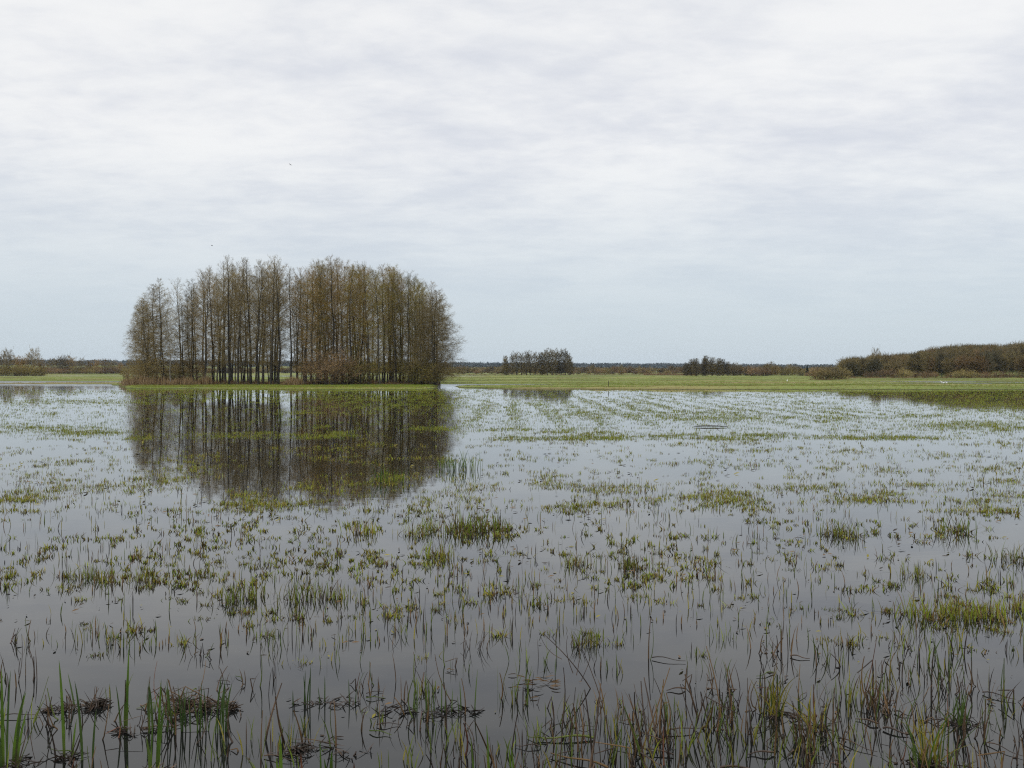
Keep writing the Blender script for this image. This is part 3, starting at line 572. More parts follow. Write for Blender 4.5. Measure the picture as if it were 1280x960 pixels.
G2 = [(random.uniform(-40, 1320), y, random.uniform(8, 34) * (0.6 + (y - 480) / 160), random.uniform(1.0, 2.2) * (0.6 + (y - 480) / 110), random.uniform(0.4, 1.3)) for y in [489 + 190 * random.random() ** 1.5 for _ in range(230)]]
def swath(px, py):
    d = np.zeros_like(px)
    for (x, y, sx, sy, a) in G2: d += a * np.exp(-((px - x) / sx) ** 2 - ((py - y) / sy) ** 2)
    for (x, y, sx, sy, a) in G: d += a * np.exp(-((px - x) / sx) ** 2 - ((py - y) / sy) ** 2)
    return d
def dens(px, py, X, Y):
    row = (0.5 + 0.5 * np.cos(2 * np.pi * (X + 0.8 * (fbm(X / 12, Y / 30, 4, 2) - 0.5)) / 1.9)) ** 2
    clump = np.clip((fbm(X / (0.022 * Y + 0.3), Y / (0.05 * Y + 0.25), 55, 3) - 0.47) * 5, 0, 1.2)
    fine = np.clip((fbm(X * 1.3 + 9, Y * 1.1, 66, 2) - 0.42) * 4, 0, 1)
    far = 1 - sstep(505, 545, py); mid = sstep(535, 600, py)
    d = far * row * 1.7 * np.clip(fbm(X / 8, Y / 16, 14, 3) * 2.4 - 0.7, 0, 1.3) * sstep(150, 420, px) + 0.16 * far
    refl = sstep(165, 190, px) * (1 - sstep(540, 565, px)) * sstep(494, 505, py) * (1 - sstep(585, 620, py))
    d = (d + 0.62 * clump * (0.3 + 0.7 * fine) * (0.35 + 0.75 * mid) + 0.045) * (1 - 0.62 * refl) + 1.5 * swath(px, py) * (0.35 + 0.85 * fine)
    return d
def water_grass(n, pyr, nb, hfun, wfun, sp, name, label, mats, mix, S=1, flat=0.15, k=0.8, lean=0.35):
    px, py, X, Y = scr(n, (-60, 1340), pyr); Z = ground(X, Y)
    keep = (rng.random(n) < k * dens(px, py, X, Y)) & (Z < 0.02)
    X, Y, py = X[keep], Y[keep], py[keep]; s = rng.uniform(0.6, 1.5, len(X))
    mb = blades(X, Y, np.zeros(len(X)), nb, sp(Y), hfun(Y) * s, wfun(Y), list(range(len(mats))), lean, S, mix=mix, flat=flat)
    print(name, len(X))
    return tag(mb.build(name, [M[m] for m in mats]), label, 'grass', None, 'stuff')
water_grass(64000, (486.5, 550), 5, lambda Y: 0.03 + 0.0004 * Y, lambda Y: 0.010 + 0.0004 * Y, lambda Y: 0.12 + 0.0018 * Y, 'flooded_grass', 'sparse green grass swaths poking from the far flood water',
            ['g_green', 'g_olive', 'meadow', 'g_dark'], [0.42, 0.25, 0.23, 0.10], k=0.75)
water_grass(20000, (540, 640), 10, lambda Y: 0.035 + 0.0004 * Y, lambda Y: 0.014 + 0.0003 * Y, lambda Y: 0.10 + 0 * Y, 'flooded_grass', 'small olive grass tufts scattered on the middle flood water',
            ['g_green', 'g_olive', 'g_brown', 'g_dark'], [0.36, 0.38, 0.14, 0.12], k=0.6, flat=0.4, lean=0.7)
water_grass(9500, (625, 740), 10, lambda Y: 0.042 + 0 * Y, lambda Y: 0.0115 + 0 * Y, lambda Y: 0.048 + 0 * Y, 'flooded_grass', 'small olive and brown grass tufts in the nearer middle water',
            ['g_green', 'g_olive', 'g_brown', 'g_dark'], [0.30, 0.40, 0.17, 0.13], S=2, k=0.42, flat=0.4, lean=0.75)
# floating bits of dead leaf and lone straws
px, py, X, Y = scr(4600, (-60, 1340), (545, 900)); keep = rng.random(len(X)) < np.clip((fbm(X / 3, Y / 1.2, 71, 3) - 0.40) * 4.5, 0.05, 1) * np.interp(py, [545, 640, 720, 800, 900], [0.5, 0.9, 0.5, 0.22, 0.12]); X, Y, px, py = X[keep], Y[keep], px[keep], py[keep]
n = len(X); a = rng.uniform(0, 6.28, n); L = rng.uniform(0.015, 0.075, n) * np.interp(py, [545, 700, 900], [2.0, 1.0, 0.7]); p0 = np.stack([X, Y, np.full(n, 0.006)], -1); d = np.stack([np.cos(a), np.sin(a), rng.uniform(-0.05, 0.35, n)], -1)
mb = MB(); mb.add(*ribbons(p0, p0 + d * (L * 0.5)[:, None] + [0, 0, 0.006], p0 + d * L[:, None], L * 0.4, 2, side=unit(np.stack([-np.sin(a), np.cos(a), 0.3 + 0 * a], -1)), prof=([0, 0.5, 1], [0.3, 1, 0.2])), np.repeat(rng.choice(3, n, p=[0.55, 0.3, 0.15]), 2))
tag(mb.build('floating_leaves', [M['g_dark'], M['g_brown'], M['g_olive']]), 'dark scraps of dead leaf afloat on the water', 'leaf litter', None, 'stuff')
px, py, X, Y = scr(2300, (-60, 1340), (600, 810)); keep = rng.random(len(X)) < 0.12 + 0.6 * np.clip((fbm(X / 2.5, Y / 1.5, 88, 3) - 0.42) * 5, 0, 1); X, Y = X[keep], Y[keep]
mb = blades(X, Y, np.zeros(len(X)), 2, 0.10, rng.uniform(0.05, 0.17, len(X)), 0.008, [0, 1, 2, 3], 0.16, 2, mix=[0.35, 0.25, 0.2, 0.2])
tag(mb.build('water_straws', [M['rush'], M['g_brown'], M['g_dark'], M['g_olive']]), 'thin lone grass straws standing in the near water', 'grass', None, 'stuff')

# ------------------------------------------------------------------ individual tufts, stems and shoots
def tuft_mesh(n, spread, h, w, mats, mix, lean=0.4, flat=0.2, dense=0):
    mb = blades(np.zeros(1), np.zeros(1), np.zeros(1), n, spread, h, w, list(range(len(mats))), lean, 3, mix=mix, flat=flat)
    if dense: blades(np.zeros(1), np.zeros(1), np.zeros(1), dense, spread * 0.9, h * 0.35, w * 1.3, list(range(len(mats))), 0.9, 2, mb=mb, mix=[mix[0] * 0.4] + [(1 - mix[0] * 0.4) / (len(mix) - 1)] * (len(mix) - 1), flat=0.35)
    return mb.mesh('grass_tuft', [M[m] for m in mats])
GM = ['g_green', 'g_olive', 'g_brown', 'g_dark']
tufts = [tuft_mesh(random.randint(10, 24), random.uniform(0.07, 0.17), random.uniform(0.05, 0.12), 0.0115, GM, [0.28, 0.40, 0.20, 0.12], lean=0.6, dense=random.randint(14, 34)) for _ in range(16)]
def stems_mesh(n, spread, h, mats, mix, leanr=0.22, kink=0.2, rad=0.0042, fall=0.08):
    mb = MB(); b = np.zeros((n, 3)); b[:, :2] = rng.normal(size=(n, 2)) * spread * 0.5; b[:, 2] = -0.06
    H = h * rng.uniform(0.4, 1.15, n); ln = rng.normal(size=(n, 2)) * leanr; fl = rng.random(n) < fall
    S = 6; t = np.linspace(0, 1, S + 1); P = np.zeros((n, S + 1, 3)); wob = rng.normal(size=(n, 2)) * 0.018
    for i, tt in enumerate(t):
        P[:, i, :2] = b[:, :2] + ln * (H * tt)[:, None] + wob * np.sin(tt * 3.1)
        P[:, i, 2] = -0.06 + (H + 0.06) * tt
    kk = rng.random(n) < kink                                    # snapped stems fold over
    for j in np.where(kk)[0]:
        c = random.randint(2, 4); dr = rng.normal(size=3); dr[2] = -abs(dr[2]) * 0.7 - 0.05; dr /= np.linalg.norm(dr)
        for i in range(c + 1, S + 1): P[j, i] = P[j, c] + dr * H[j] * 0.5 * (i - c) / (S - c)
    for j in np.where(fl)[0]:
        a = random.uniform(0, 6.28); dr = np.array([math.cos(a), math.sin(a) * 0.5, 0.03])
        for i in range(S + 1): P[j, i] = b[j] * [1, 1, 0] + [0, 0, 0.012] + dr * H[j] * t[i] + [0, 0.01 * math.sin(7 * t[i]), 0.008 * math.sin(5 * t[i])]
    P[:, 1:, 2] = np.maximum(P[:, 1:, 2], 0.004)
    mb.add(*tubes(P, (rad * rng.uniform(0.6, 1.4, n))[:, None] * np.linspace(1.1, 0.45, S + 1)[None], 5), np.repeat(rng.choice(len(mats), n, p=mix), S * 5))
    return mb
SM = ['stem_brown', 'g_brown', 'stem_red', 'rush']
deads = []
for _ in range(14):
    mb = stems_mesh(random.randint(2, 6), random.uniform(0.06, 0.22), random.uniform(0.10, 0.27), SM, [0.62, 0.19, 0.04, 0.15])
    if random.random() < 0.7:
        blades(np.zeros(1), np.zeros(1), np.zeros(1), random.randint(3, 8), 0.2, random.uniform(0.10, 0.22), 0.008, [0, 1], 0.3, 3, mb=mb, mix=[0.4, 0.6])
    deads.append(mb.mesh('stem_clump', [M[m] for m in SM]))
rushes = []
for _ in range(12):
    mb = blades(np.zeros(1), np.zeros(1), np.zeros(1), random.randint(6, 15), random.uniform(0.10, 0.3), random.uniform(0.10, 0.22), 0.0085, [0, 1, 2, 3], 0.26, 4, mix=[0.5, 0.22, 0.14, 0.14])
    rushes.append(mb.mesh('rush_clump', [M['rush'], M['g_green'], M['g_olive'], M['stem_brown']]))

def put(name, me, px, py, label, cat, group, s=1.0):
    o = link(name, me); o.location = at(px, py); o.rotation_euler = (0, 0, random.uniform(0, 6.28)); o.scale = (s, s, s * random.uniform(0.85, 1.2))
    return tag(o, label, cat, group)
def side_of(px): return 'left' if px < 430 else ('middle' if px < 850 else 'right')
cnt = 0
while cnt < 190:                                                  # tufts on the water in the middle foreground
    px, py = random.uniform(-20, 1300), 690 + 140 * random.random() ** 1.25
    X, Y, _ = at(px, py); c = float(np.clip((fbm(X / 1.6, Y / 0.7, 41, 3) - 0.40) * 4.5, 0, 1))
    if random.random() > c * (1 if py < 775 else 0.6) + 0.05: continue
    put('grass_tuft', random.choice(tufts), px, py, f'small olive brown grass tuft in open water across the {side_of(px)} of the near flood', 'grass tuft', f'grass tufts in the {side_of(px)} near flood', random.uniform(0.42, 0.85)); cnt += 1
# named tufts
def named_tuft(px, py, s, label, n=1):
    put('grass_tuft', random.choice(big_tufts), px, py, label, 'grass tuft', 'larger grass tufts', s)
big_tufts = [tuft_mesh(random.randint(46, 60), 0.26, random.uniform(0.17, 0.22), 0.010, GM, [0.40, 0.34, 0.16, 0.10], lean=0.28, flat=0.08, dense=40) for _ in range(5)]
for px, py, s, lab in [
  (1137, 768, 0.85, 'left end tuft of the dense green tuft row at the right'), (1166, 772, 1.0, 'tallest dense tuft in the left part of the tuft row at the right'), (1188, 770, 0.8, 'tuft in the middle of the dense tuft row at the right'),
  (1212, 772, 0.95, 'dense tuft right of the middle of the tuft row at the right'), (1232, 771, 0.85, 'second last tuft at the right end of the dense tuft row'), (1252, 764, 0.7, 'small tuft ending the dense tuft row at the right'), (1278, 762, 0.7, 'tuft cut by the right frame edge beside the dense tuft row'),
  (290, 752, 0.75, 'leftmost of the upright green tufts in the left middle water'), (314, 748, 0.95, 'tall upright green tuft in the left middle water'), (366, 750, 0.95, 'bushy green tuft right of the tall upright one in the left middle water'), (414, 748, 0.75, 'small green tuft on the right of the left middle tufts'),
  (133, 724, 0.6, 'olive tuft in the row right of the left frame edge'), (110, 722, 0.6, 'low olive tuft next left in the row by the left frame edge'), (176, 726, 0.6, 'brownish tuft ending the short row near the left frame edge'),
  (618, 664, 1.25, 'right end clump of the long dense tuft bank in mid water'), (596, 662, 1.25, 'thick clump second from the right in the tuft bank in mid water'), (570, 664, 1.05, 'clump in the middle of the tuft bank in mid water'), (540, 662, 1.05, 'clump left of the middle in the tuft bank in mid water'),
  (520, 668, 0.9, 'small clump near the left end of the tuft bank in mid water'), (455, 666, 0.9, 'separate clump left of the tuft bank in mid water'),
  (1195, 666, 1.1, 'round grass clump alone at the right behind the tuft row'), (1060, 670, 0.9, 'low grass clump left of the round clump at the right'), (1040, 668, 0.9, 'leftmost low grass clump at the right behind the tuft row'), (548, 697, 0.8, 'tuft below the long dense tuft bank'), (790, 710, 0.7, 'flat brown tuft right of centre in open water'), (720, 706, 0.7, 'low green tuft in open water right of centre'), (1265, 700, 0.9, 'yellowish tuft near the right frame edge in mid water'), (1143, 720, 0.65, 'dark spiky tuft above the tuft row at the right'), (735, 806, 0.6, 'olive tuft above the red branching weed')]:
    named_tuft(px, py, s, lab)
# bright reeds beside the grove's reflection
bt = blades(np.zeros(1), np.zeros(1), np.zeros(1), 26, 0.45, 0.55, 0.022, [0, 1], 0.16, 3, mix=[0.7, 0.3]).mesh('reed_tuft', [M['reed'], M['g_green']])
for px, py, s, lab in [(571, 588, 0.75, 'bright green reed tuft beside the mirrored grove'), (586, 587, 0.7, 'smaller bright green reed tuft right beside another one'), (558, 586, 0.55, 'green reed tuft at the dark edge of the mirrored grove'), (486, 603, 0.75, 'yellow green tuft inside the mirrored grove'), (352, 519, 0.5, 'little green tuft far out in the mirrored grove')]:
    put('reed_tuft', bt, px, py, lab, 'reed tuft', None, s)
# brown stems and rushes close by
def near_density(px, py):
    d = 0.35 + 0.65 * sstep(520, 700, px)
    d *= np.interp(py, [790, 830, 870, 915, 990], [0.22, 0.5, 0.85, 1.0, 1.0])
    return d
cnt = 0
while cnt < 88:
    px, py = random.uniform(-30, 1310), random.uniform(800, 992)
    if random.random() > near_density(px, py): continue
    put('stem_clump', random.choice(deads), px, py, f'few crooked dead brown stems standing in the near water on the {side_of(px)}', 'dead stems', f'dead stem clumps on the {side_of(px)}', random.uniform(0.7, 1.1)); cnt += 1
cnt = 0
while cnt < 80:
    px, py = random.uniform(-30, 1310), random.uniform(785, 990)
    if random.random() > 0.45 + 0.55 * near_density(px, py): continue
    put('rush_clump', random.choice(rushes), px, py, f'thin dark green rush blades rising from the near water on the {side_of(px)}', 'rushes', f'rush clumps on the {side_of(px)}', random.uniform(0.55, 1.05)); cnt += 1

# foreground plants with parts
def blade_list(mb, sc, items, mat=0):
    """items: dx px, height px, lean px, width px, bend px"""
    for dx, h, ln, w, bd in items:
        w = w * 0.53; p0 = np.array([[dx * sc, random.uniform(-0.03, 0.03), -0.05]]); p2 = p0 + [[ln * sc, random.uniform(-0.05, 0.05), h * sc + 0.05 - abs(bd) * sc * 0.5]]
        p1 = p0 + [[(ln - bd) * sc * 0.3, 0, (h * sc) * 0.72]]
        v, q = ribbons(p0, p1, p2, w * sc, 8, side=unit(np.array([[1, random.uniform(-0.5, 0.5), 0.0]])), prof=([0, 0.25, 0.6, 0.85, 1], [0.75, 1, 0.85, 0.5, 0.06])); v = v.reshape(-1, 2, 3)
        mid = v.mean(1, keepdims=True) + np.array([0, 0.25 * w * sc, 0]) * np.interp(np.linspace(0, 1, 9), [0, 1], [1, 0.1])[:, None, None]   # folded along the midrib
        vv = np.concatenate([v[:, :1], mid, v[:, 1:]], 1).reshape(-1, 3); b = np.arange(8) * 3
        q = np.concatenate([np.stack([b, b + 1, b + 4, b + 3], -1), np.stack([b + 1, b + 2, b + 5, b + 4], -1)])
        mb.add(vv, q, mat)
    return mb
def litter(mb, n, sx, sy, h, rad=0.004, mats=3):
    """sodden tangle of fallen stalks and leaves, heaped where it is thickest"""
    h = h * 0.55; n = max(6, int(n * 0.6)); lobes = max(3, int(sx * 26)); lx = rng.normal(0, sx * 0.38, lobes); ly = rng.normal(0, sy * 0.35, lobes); lh = h * rng.uniform(0.5, 1.6, lobes); lr = sx * rng.uniform(0.08, 0.25, lobes)
    def spot(m):
        k = rng.integers(0, lobes, m); q = rng.normal(size=(m, 2)) * 0.6
        return np.stack([lx[k] + q[:, 0] * lr[k], ly[k] + q[:, 1] * lr[k], 0.004 + lh[k] * np.exp(-(q ** 2).sum(1) * 1.2) * rng.random(m)], -1)
    m = max(6, n // 2); c = spot(m); a = rng.uniform(0, 6.28, m); L = rng.uniform(0.04, 0.17, m)
    d = np.stack([np.cos(a), np.sin(a) * 0.7, rng.normal(-0.12, 0.25, m)], -1) * (L * 0.5)[:, None]
    P = bez(c - d, c + [0, 0, 0.02] + rng.normal(0, 0.015, (m, 3)), c + d, 4); P[..., 2] = np.maximum(P[..., 2], -0.01)
    mb.add(*tubes(P, (rad * 0.8 * rng.uniform(0.5, 1.3, m))[:, None] * np.linspace(1, 0.5, 5)[None], 5), np.repeat(rng.integers(0, mats, m), 4 * 5))
    m = n * 3; c = spot(m); a = rng.uniform(0, 6.28, m); d = np.stack([np.cos(a), np.sin(a), rng.normal(-0.1, 0.5, m)], -1) * rng.uniform(0.02, 0.07, m)[:, None]
    mb.add(*ribbons(c - d, c + [0, 0, 0.006], c + d, 0.010, 3, prof=([0, 0.5, 1], [0.3, 1, 0.15])), np.repeat(rng.integers(0, mats, m), 3))
    return mb
def plant(name, px, py, label, cat, green=None, old=None, stems=None, mat=None, group=None, greenm='reed'):
    r = empty(name, at(px, py)); sc = depth(py) / F; tag(r, label, cat, group)
    if green: blade_list(MB(), sc, green).build('green_leaves', M[greenm], r, smooth=True)
    if old: blade_list(MB(), sc, old).build('old_leaves', M['reed_dark'], r, smooth=True)
    if stems: stems_mesh(*stems).build('dead_stems', [M['stem_brown'], M['g_brown'], M['stem_red'], M['rush']], r, smooth=True)
    if mat: litter(MB(), *mat).build('dead_litter', [M['wood_wet'], M['g_dark'], M['stem_brown']], r)
    return r
SMX = [0.64, 0.21, 0.03, 0.12]
plant('reed_plant', 14, 957, 'tall dark green reed cluster at the left frame edge', 'reed', [(-8, 120, -6, 9, 0), (2, 92, 14, 10, 4), (8, 70, 12, 8, 0)], [(-4, 118, 2, 7, 0), (6, 100, 16, 7, 6), (-10, 80, -8, 7, 0)], (5, 0.08, 0.5, SM, SMX), (14, 0.24, 0.1, 0.012))
plant('reed_plant', 84, 948, 'two tall light green reed blades by the floating debris on the left', 'reed', [(-4, 122, -8, 8, 0), (6, 48, 4, 8, 0)], [(22, 100, -8, 6, 0), (30, 60, 4, 5, 0)], (4, 0.1, 0.3, SM, SMX), (14, 0.24, 0.1, 0.012))
plant('debris_mat', 104, 884, 'dark pointed mat of floating rotten stalks left of the broken reed heap', 'debris', None, [(-10, 40, -14, 4, 0)], (5, 0.15, 0.12, SM, SMX), (70, 0.20, 0.09, 0.06))
plant('reed_plant', 157, 915, 'tall slim reed blade with yellowing middle standing left of the broken heap', 'reed', [(0, 108, 4, 6.5, 0), (-3, 66, 0, 7, 0)], [(-5, 60, -6, 5, 0)], (7, 0.16, 0.34, SM, SMX), (14, 0.14, 0.06, 0.012))
plant('reed_plant', 193, 964, 'broad bright green reed blade with a curled tip at lower left', 'reed', [(0, 118, 10, 8, -4), (-6, 60, 0, 6, 0), (4, 84, 6, 6, 0)], [(-3, 50, -2, 7, 0)], None, (12, 0.15, 0.06, 0.012))
plant('reed_heap', 240, 886, 'heap of collapsed brown reed stalks with a thick slanting stem at lower left', 'debris', None, [(30, 40, 6, 4, 0), (44, 34, 8, 4, 0), (-26, 30, -8, 4, 0)], (26, 0.3, 0.30, SM, [0.62, 0.2, 0.04, 0.14], 0.45, 0.55), (100, 0.28, 0.12, 0.12))
plant('rush_stand', 232, 915, 'thick stand of thin green rushes below the collapsed reed heap', 'rushes', None, [(random.uniform(-50, 55), random.uniform(30, 70), random.uniform(-6, 6), 3.2, 0) for _ in range(34)], (8, 0.3, 0.3, SM, SMX))
plant('debris_mat', 405, 880, 'thin dark floating stalks lying in a line left of centre', 'debris', None, [(random.uniform(-40, 60), random.uniform(20, 50), random.uniform(-5, 5), 3, 0) for _ in range(9)], None, (26, 0.5, 0.05, 0.012))
plant('debris_mat', 556, 890, 'dark raft of floating stalks just left of centre bottom', 'debris', None, [(random.uniform(-45, 45), random.uniform(20, 56), random.uniform(-5, 5), 3, 0) for _ in range(14)], (5, 0.4, 0.3, SM, SMX), (44, 0.5, 0.06, 0.014))
plant('debris_mat', 385, 938, 'looped dark rotten stalks at the bottom left of centre', 'debris', None, None, (8, 0.3, 0.16, SM, SMX, 0.5, 0.8), (40, 0.34, 0.1, 0.025))
plant('reed_shoot', 352, 985, 'single stout green reed shoot at the bottom left of centre', 'reed', [(0, 66, 0, 9, 0), (-3, 40, -2, 8, 0)])
plant('reed_shoot', 412, 990, 'pair of short broad green shoots at the bottom left of centre', 'reed', [(0, 52, 3, 10, 0), (-10, 62, -4, 5, 0), (-3, 44, -3, 8, 0)])
plant('reed_shoot', 612, 985, 'light green leaning reed shoot at the bottom centre', 'reed', [(0, 78, -4, 5.5, 0), (-18, 62, -6, 5, 0), (28, 54, -4, 6, 0)])
plant('reed_shoot', 700, 978, 'yellow green shoot with a bent tip at the bottom centre', 'reed', [(-4, 26, 6, 7, 5), (-56, 50, -6, 5, 0), (8, 16, 8, 5, 3)], None, None, None)
r = empty('orange_stalk', at(379, 978)); tag(r, 'short orange brown dead stalk at the bottom edge beside green shoots', 'dead stalk'); blade_list(MB(), depth(978) / F, [(0, 40, -1, 6, 0)]).build('blade', M['stem_red'], r)
r = empty('orange_stalk', at(443, 985)); tag(r, 'rusty stub of a dead stalk at the bottom edge right of the paired shoots', 'dead stalk'); blade_list(MB(), depth(985) / F, [(0, 36, 1, 7, 0)]).build('blade', M['stem_red'], r)
# branching dead weed with reddish leaves
def weed():
    px, py = 706, 862; r = empty('branching_weed', at(px, py)); sc = depth(py) / F
    tag(r, 'leaning dead weed with forked stem and rusty leaves afloat beside it', 'weed')
    mb = MB(); A = lambda x, z: np.array([x * sc, random.uniform(-.04, .04), z * sc])
    segs = [((36, -6), (10, 40), (-26, 70)), ((10, 22), (-2, 50), (4, 66)), ((-4, 40), (-24, 46), (-30, 66)), ((14, 20), (22, 44), (16, 62)), ((-10, 52), (-14, 60), (-8, 78)), ((20, 12), (30, 30), (32, 42))]
    p = [np.stack([A(*s[i]) for s in segs]) for i in range(3)]
    mb.add(*tubes(bez(*p, 6), np.array([4.5, 3, 2.6, 3, 2.2, 2.4])[:, None] * 0.001 * np.linspace(1, 0.5, 7)[None], 6)); mb.build('stem', M['stem_brown'], r, smooth=True)
    mb = MB(); n = 30; c = np.stack([rng.uniform(-70, -6, n) * sc, rng.normal(0.12, 0.12, n), rng.uniform(0.006, 0.03, n)], -1); a = rng.normal(0, 0.5, n); d = np.stack([np.cos(a), np.sin(a), rng.normal(0, .15, n)], -1) * 0.035
    mb.add(*ribbons(c - d, c + [0, 0, 0.012], c + d, 0.010, 3, prof=([0, 0.5, 1], [0.3, 1, 0.15]))); mb.build('rusty_leaves', M['g_brown'], r)
weed()
def arching(name, px, py, label, n, hmax, wide, pale, cat='sedge'):
    items = []
    for i in range(n):
        ln = random.gauss(0, wide); items.append((random.uniform(-12, 12), random.uniform(0.45, 1) * hmax, ln, random.uniform(2.6, 4.6), ln * random.uniform(0.3, 1.1)))
    return plant(name, px, py, label, cat, items, [(random.uniform(-16, 16), random.uniform(0.3, 0.8) * hmax, random.gauss(0, wide), 3, 0) for _ in range(n // 2)], (5, 0.2, 0.22, SM, SMX), (14, 0.24, 0.1, 0.012), greenm=pale)
arching('sedge_plant', 964, 894, 'upright yellow green sedge with floating bent leaves right of centre', 15, 72, 17, 'g_olive')
arching('sedge_plant', 1166, 958, 'large arching pale sedge with a leaf bent to the right at lower right', 16, 92, 30, 'g_olive')
plant('reed_plant', 1158, 962, 'broad green leaf arching over beside the pale sedge at lower right', 'reed', [(0, 100, 40, 5.5, 26)], [(-8, 70, -20, 5, -8), (10, 60, 14, 4, 4)])
arching('sedge_plant', 1015, 912, 'thin yellowish bowed sedge blades left of the large arching sedge', 9, 56, 26, 'g_olive')
arching('sedge_plant', 1198, 905, 'small upright green sedge behind the large arching sedge', 10, 50, 10, 'rush')
for px, py, lab, n, h in [(800, 930, 'tall bunch of dark brown stems right of the branching weed', 12, 0.55), (838, 950, 'dense bunch of red brown stems at the bottom right of centre', 14, 0.5), (862, 905, 'crossed brown stems with one horizontal stalk right of centre', 9, 0.42),
                          (1100, 858, 'two crossing dark stems in the open water at the right', 5, 0.5), (1112, 905, 'spiky dark stems left of the large arching sedge', 8, 0.36), (1210, 860, 'slanting dark stems near the right frame edge', 6, 0.34), (725, 945, 'many thin brown stems at the bottom just right of centre', 13, 0.42), (900, 915, 'leaning brown stems in front of the upright sedge', 8, 0.42), (1035, 955, 'long dark bent stem at the bottom right', 4, 0.6), (775, 965, 'brown reddish stems rising from the bottom edge right of centre', 12, 0.42),
                          (1185, 985, 'thick red brown stalks rising from the bottom edge at the right', 8, 0.4), (560, 950, 'two slanting dark stems in the bottom centre', 4, 0.42), (330, 930, 'forked thin dark stems right of the collapsed heap', 6, 0.4)]:
    r = empty('stem_bunch', at(px, py)); tag(r, lab, 'dead stems'); n = max(3, int(n * 0.7))
    stems_mesh(n, 0.30, h, SM, [0.70, 0.18, 0.05, 0.07], 0.24, 0.15, 0.0055, 0.15).build('dead_stems', [M[m] for m in SM], r, smooth=True)
    blades(np.zeros(1), np.zeros(1), np.zeros(1), random.randint(5, 12), 0.35, 0.22, 0.008, [0, 1], 0.25, 3, mix=[0.6, 0.4]).build('thin_blades', [M['rush'], M['g_olive']], r)
for px, py, L, rz, lab in [(907, 535.5, 0, 0, None)]: pass
# floating log
def log(px, py, L, rad, rz, label):
    P = np.stack([np.linspace(-L / 2, L / 2, 9), 0.06 * np.sin(np.linspace(0, 4, 9)), 0.02 + 0.03 * np.sin(np.linspace(0.3, 2.8, 9))], -1)[None]
    mb = MB(); mb.add(*tubes(P, rad * np.interp(np.linspace(0, 1, 9), [0, 0.05, 0.6, 1], [0.3, 0.8, 1, 0.5])[None], 8))
    P2 = bez(np.array([[L * 0.2, 0, 0.05]]), np.array([[L * 0.26, 0.05, 0.14]]), np.array([[L * 0.34, 0.1, 0.22]]), 4); mb.add(*tubes(P2, np.linspace(rad * 0.4, rad * 0.1, 5)[None], 6))
    o = mb.build('floating_log', M['wood_wet'], smooth=True); o.location = at(px, py); o.rotation_euler = (0, 0, rz); tag(o, label, 'log')
log(888, 534, 1.35, 0.024, 0.03, 'thin dark log floating before the green grass swath')
# marsh post
P = np.stack([np.zeros(5) + 0.02 * np.arange(5), np.zeros(5), np.linspace(-0.4, 0.8, 5)], -1)[None]; mb = MB(); mb.add(*tubes(P, np.array([[0.05, 0.05, 0.048, 0.045, 0.04]]), 8)); mb.add(*tubes(np.stack([np.zeros(2) + 0.08, np.zeros(2), np.array([0.799, 0.812])], -1)[None], np.array([[0.04, 0.002]]), 8))
X, Y = X_at(760, 128), 128; o = mb.build('post', M['wood_wet']); o.location = (X, Y, max(0, float(ground(X, Y)))); tag(o, 'lone thin dark post at the edge of the green meadow', 'post')

# ------------------------------------------------------------------ birds
def bird_white(px, py, label):
    Y = depth(py); X = X_at(px, Y); z = float(ground(X, Y)); mb = MB()
    body = np.stack([np.linspace(-0.42, 0.30, 8), np.zeros(8), 0.48 + 0.10 * np.sin(np.linspace(-0.5, 2.2, 8))], -1)[None]
    mb.add(*tubes(body, np.array([[0.01, 0.07, 0.13, 0.17, 0.18, 0.15, 0.09, 0.05]]), 10))
    nk = np.array([[0.24, 0, 0.55], [0.36, 0, 0.68], [0.30, 0, 0.84], [0.34, 0, 0.97], [0.42, 0, 0.98], [0.56, 0, 0.95]])[None]
    mb.add(*tubes(nk, np.array([[0.07, 0.045, 0.035, 0.045, 0.04, 0.006]]), 8))
    for s in (-0.05, 0.05):
        mb.add(*tubes(np.array([[[0.0, s, 0.42], [0.03, s, 0.2], [0.0, s, -0.04]]]), np.array([[0.03, 0.015, 0.015]]), 6))
    o = mb.build('white_bird', M['white'], smooth=True); o.scale = (0.5, 0.5, 0.62); o.location = (X, Y, z); o.rotation_euler = (0, 0, random.uniform(0, 6)); tag(o, label, 'bird')
bird_white(984, 479, 'white egret standing alone on the meadow left of the lone double bush')
bird_white(1177, 480, 'left white bird of the three on the meadow below the wooded rise')
bird_white(1183, 481, 'right white bird of the three on the meadow below the wooded rise')
bird_white(1179.8, 481, 'smaller middle white bird of the three on the meadow below the wooded rise')
def bird_fly(px, py, Y, rz, label):
    mb = MB(); body = np.stack([np.linspace(-0.28, 0.28, 7), np.zeros(7), np.zeros(7)], -1)[None]
    mb.add(*tubes(body, np.array([[0.03, 0.05, 0.075, 0.08, 0.07, 0.05, 0.01]]), 8))
    for s in (-1, 1):
        W = np.array([[[0.04, 0.05 * s, 0.03], [0.02, 0.3 * s, 0.16], [-0.06, 0.62 * s, 0.10]]])
        v, q = tubes(W, np.array([[0.10, 0.09, 0.02]]), 8); v[:, 2] = (v[:, 2] - 0.1) * 0.3 + 0.1; mb.add(v, q)
    o = mb.build('flying_bird', M['bird'], smooth=True); o.scale = (0.5, 0.5, 0.5); o.location = (X_at(px, Y), Y, z_at(py, Y)); o.rotation_euler = (0.3, 0, rz); tag(o, label, 'bird')
bird_fly(265, 307, 150, 0.4, 'small dark bird flying just above the left half of the grove')
bird_fly(363, 206, 135, 2.6, 'small dark bird flying high in the pale sky')

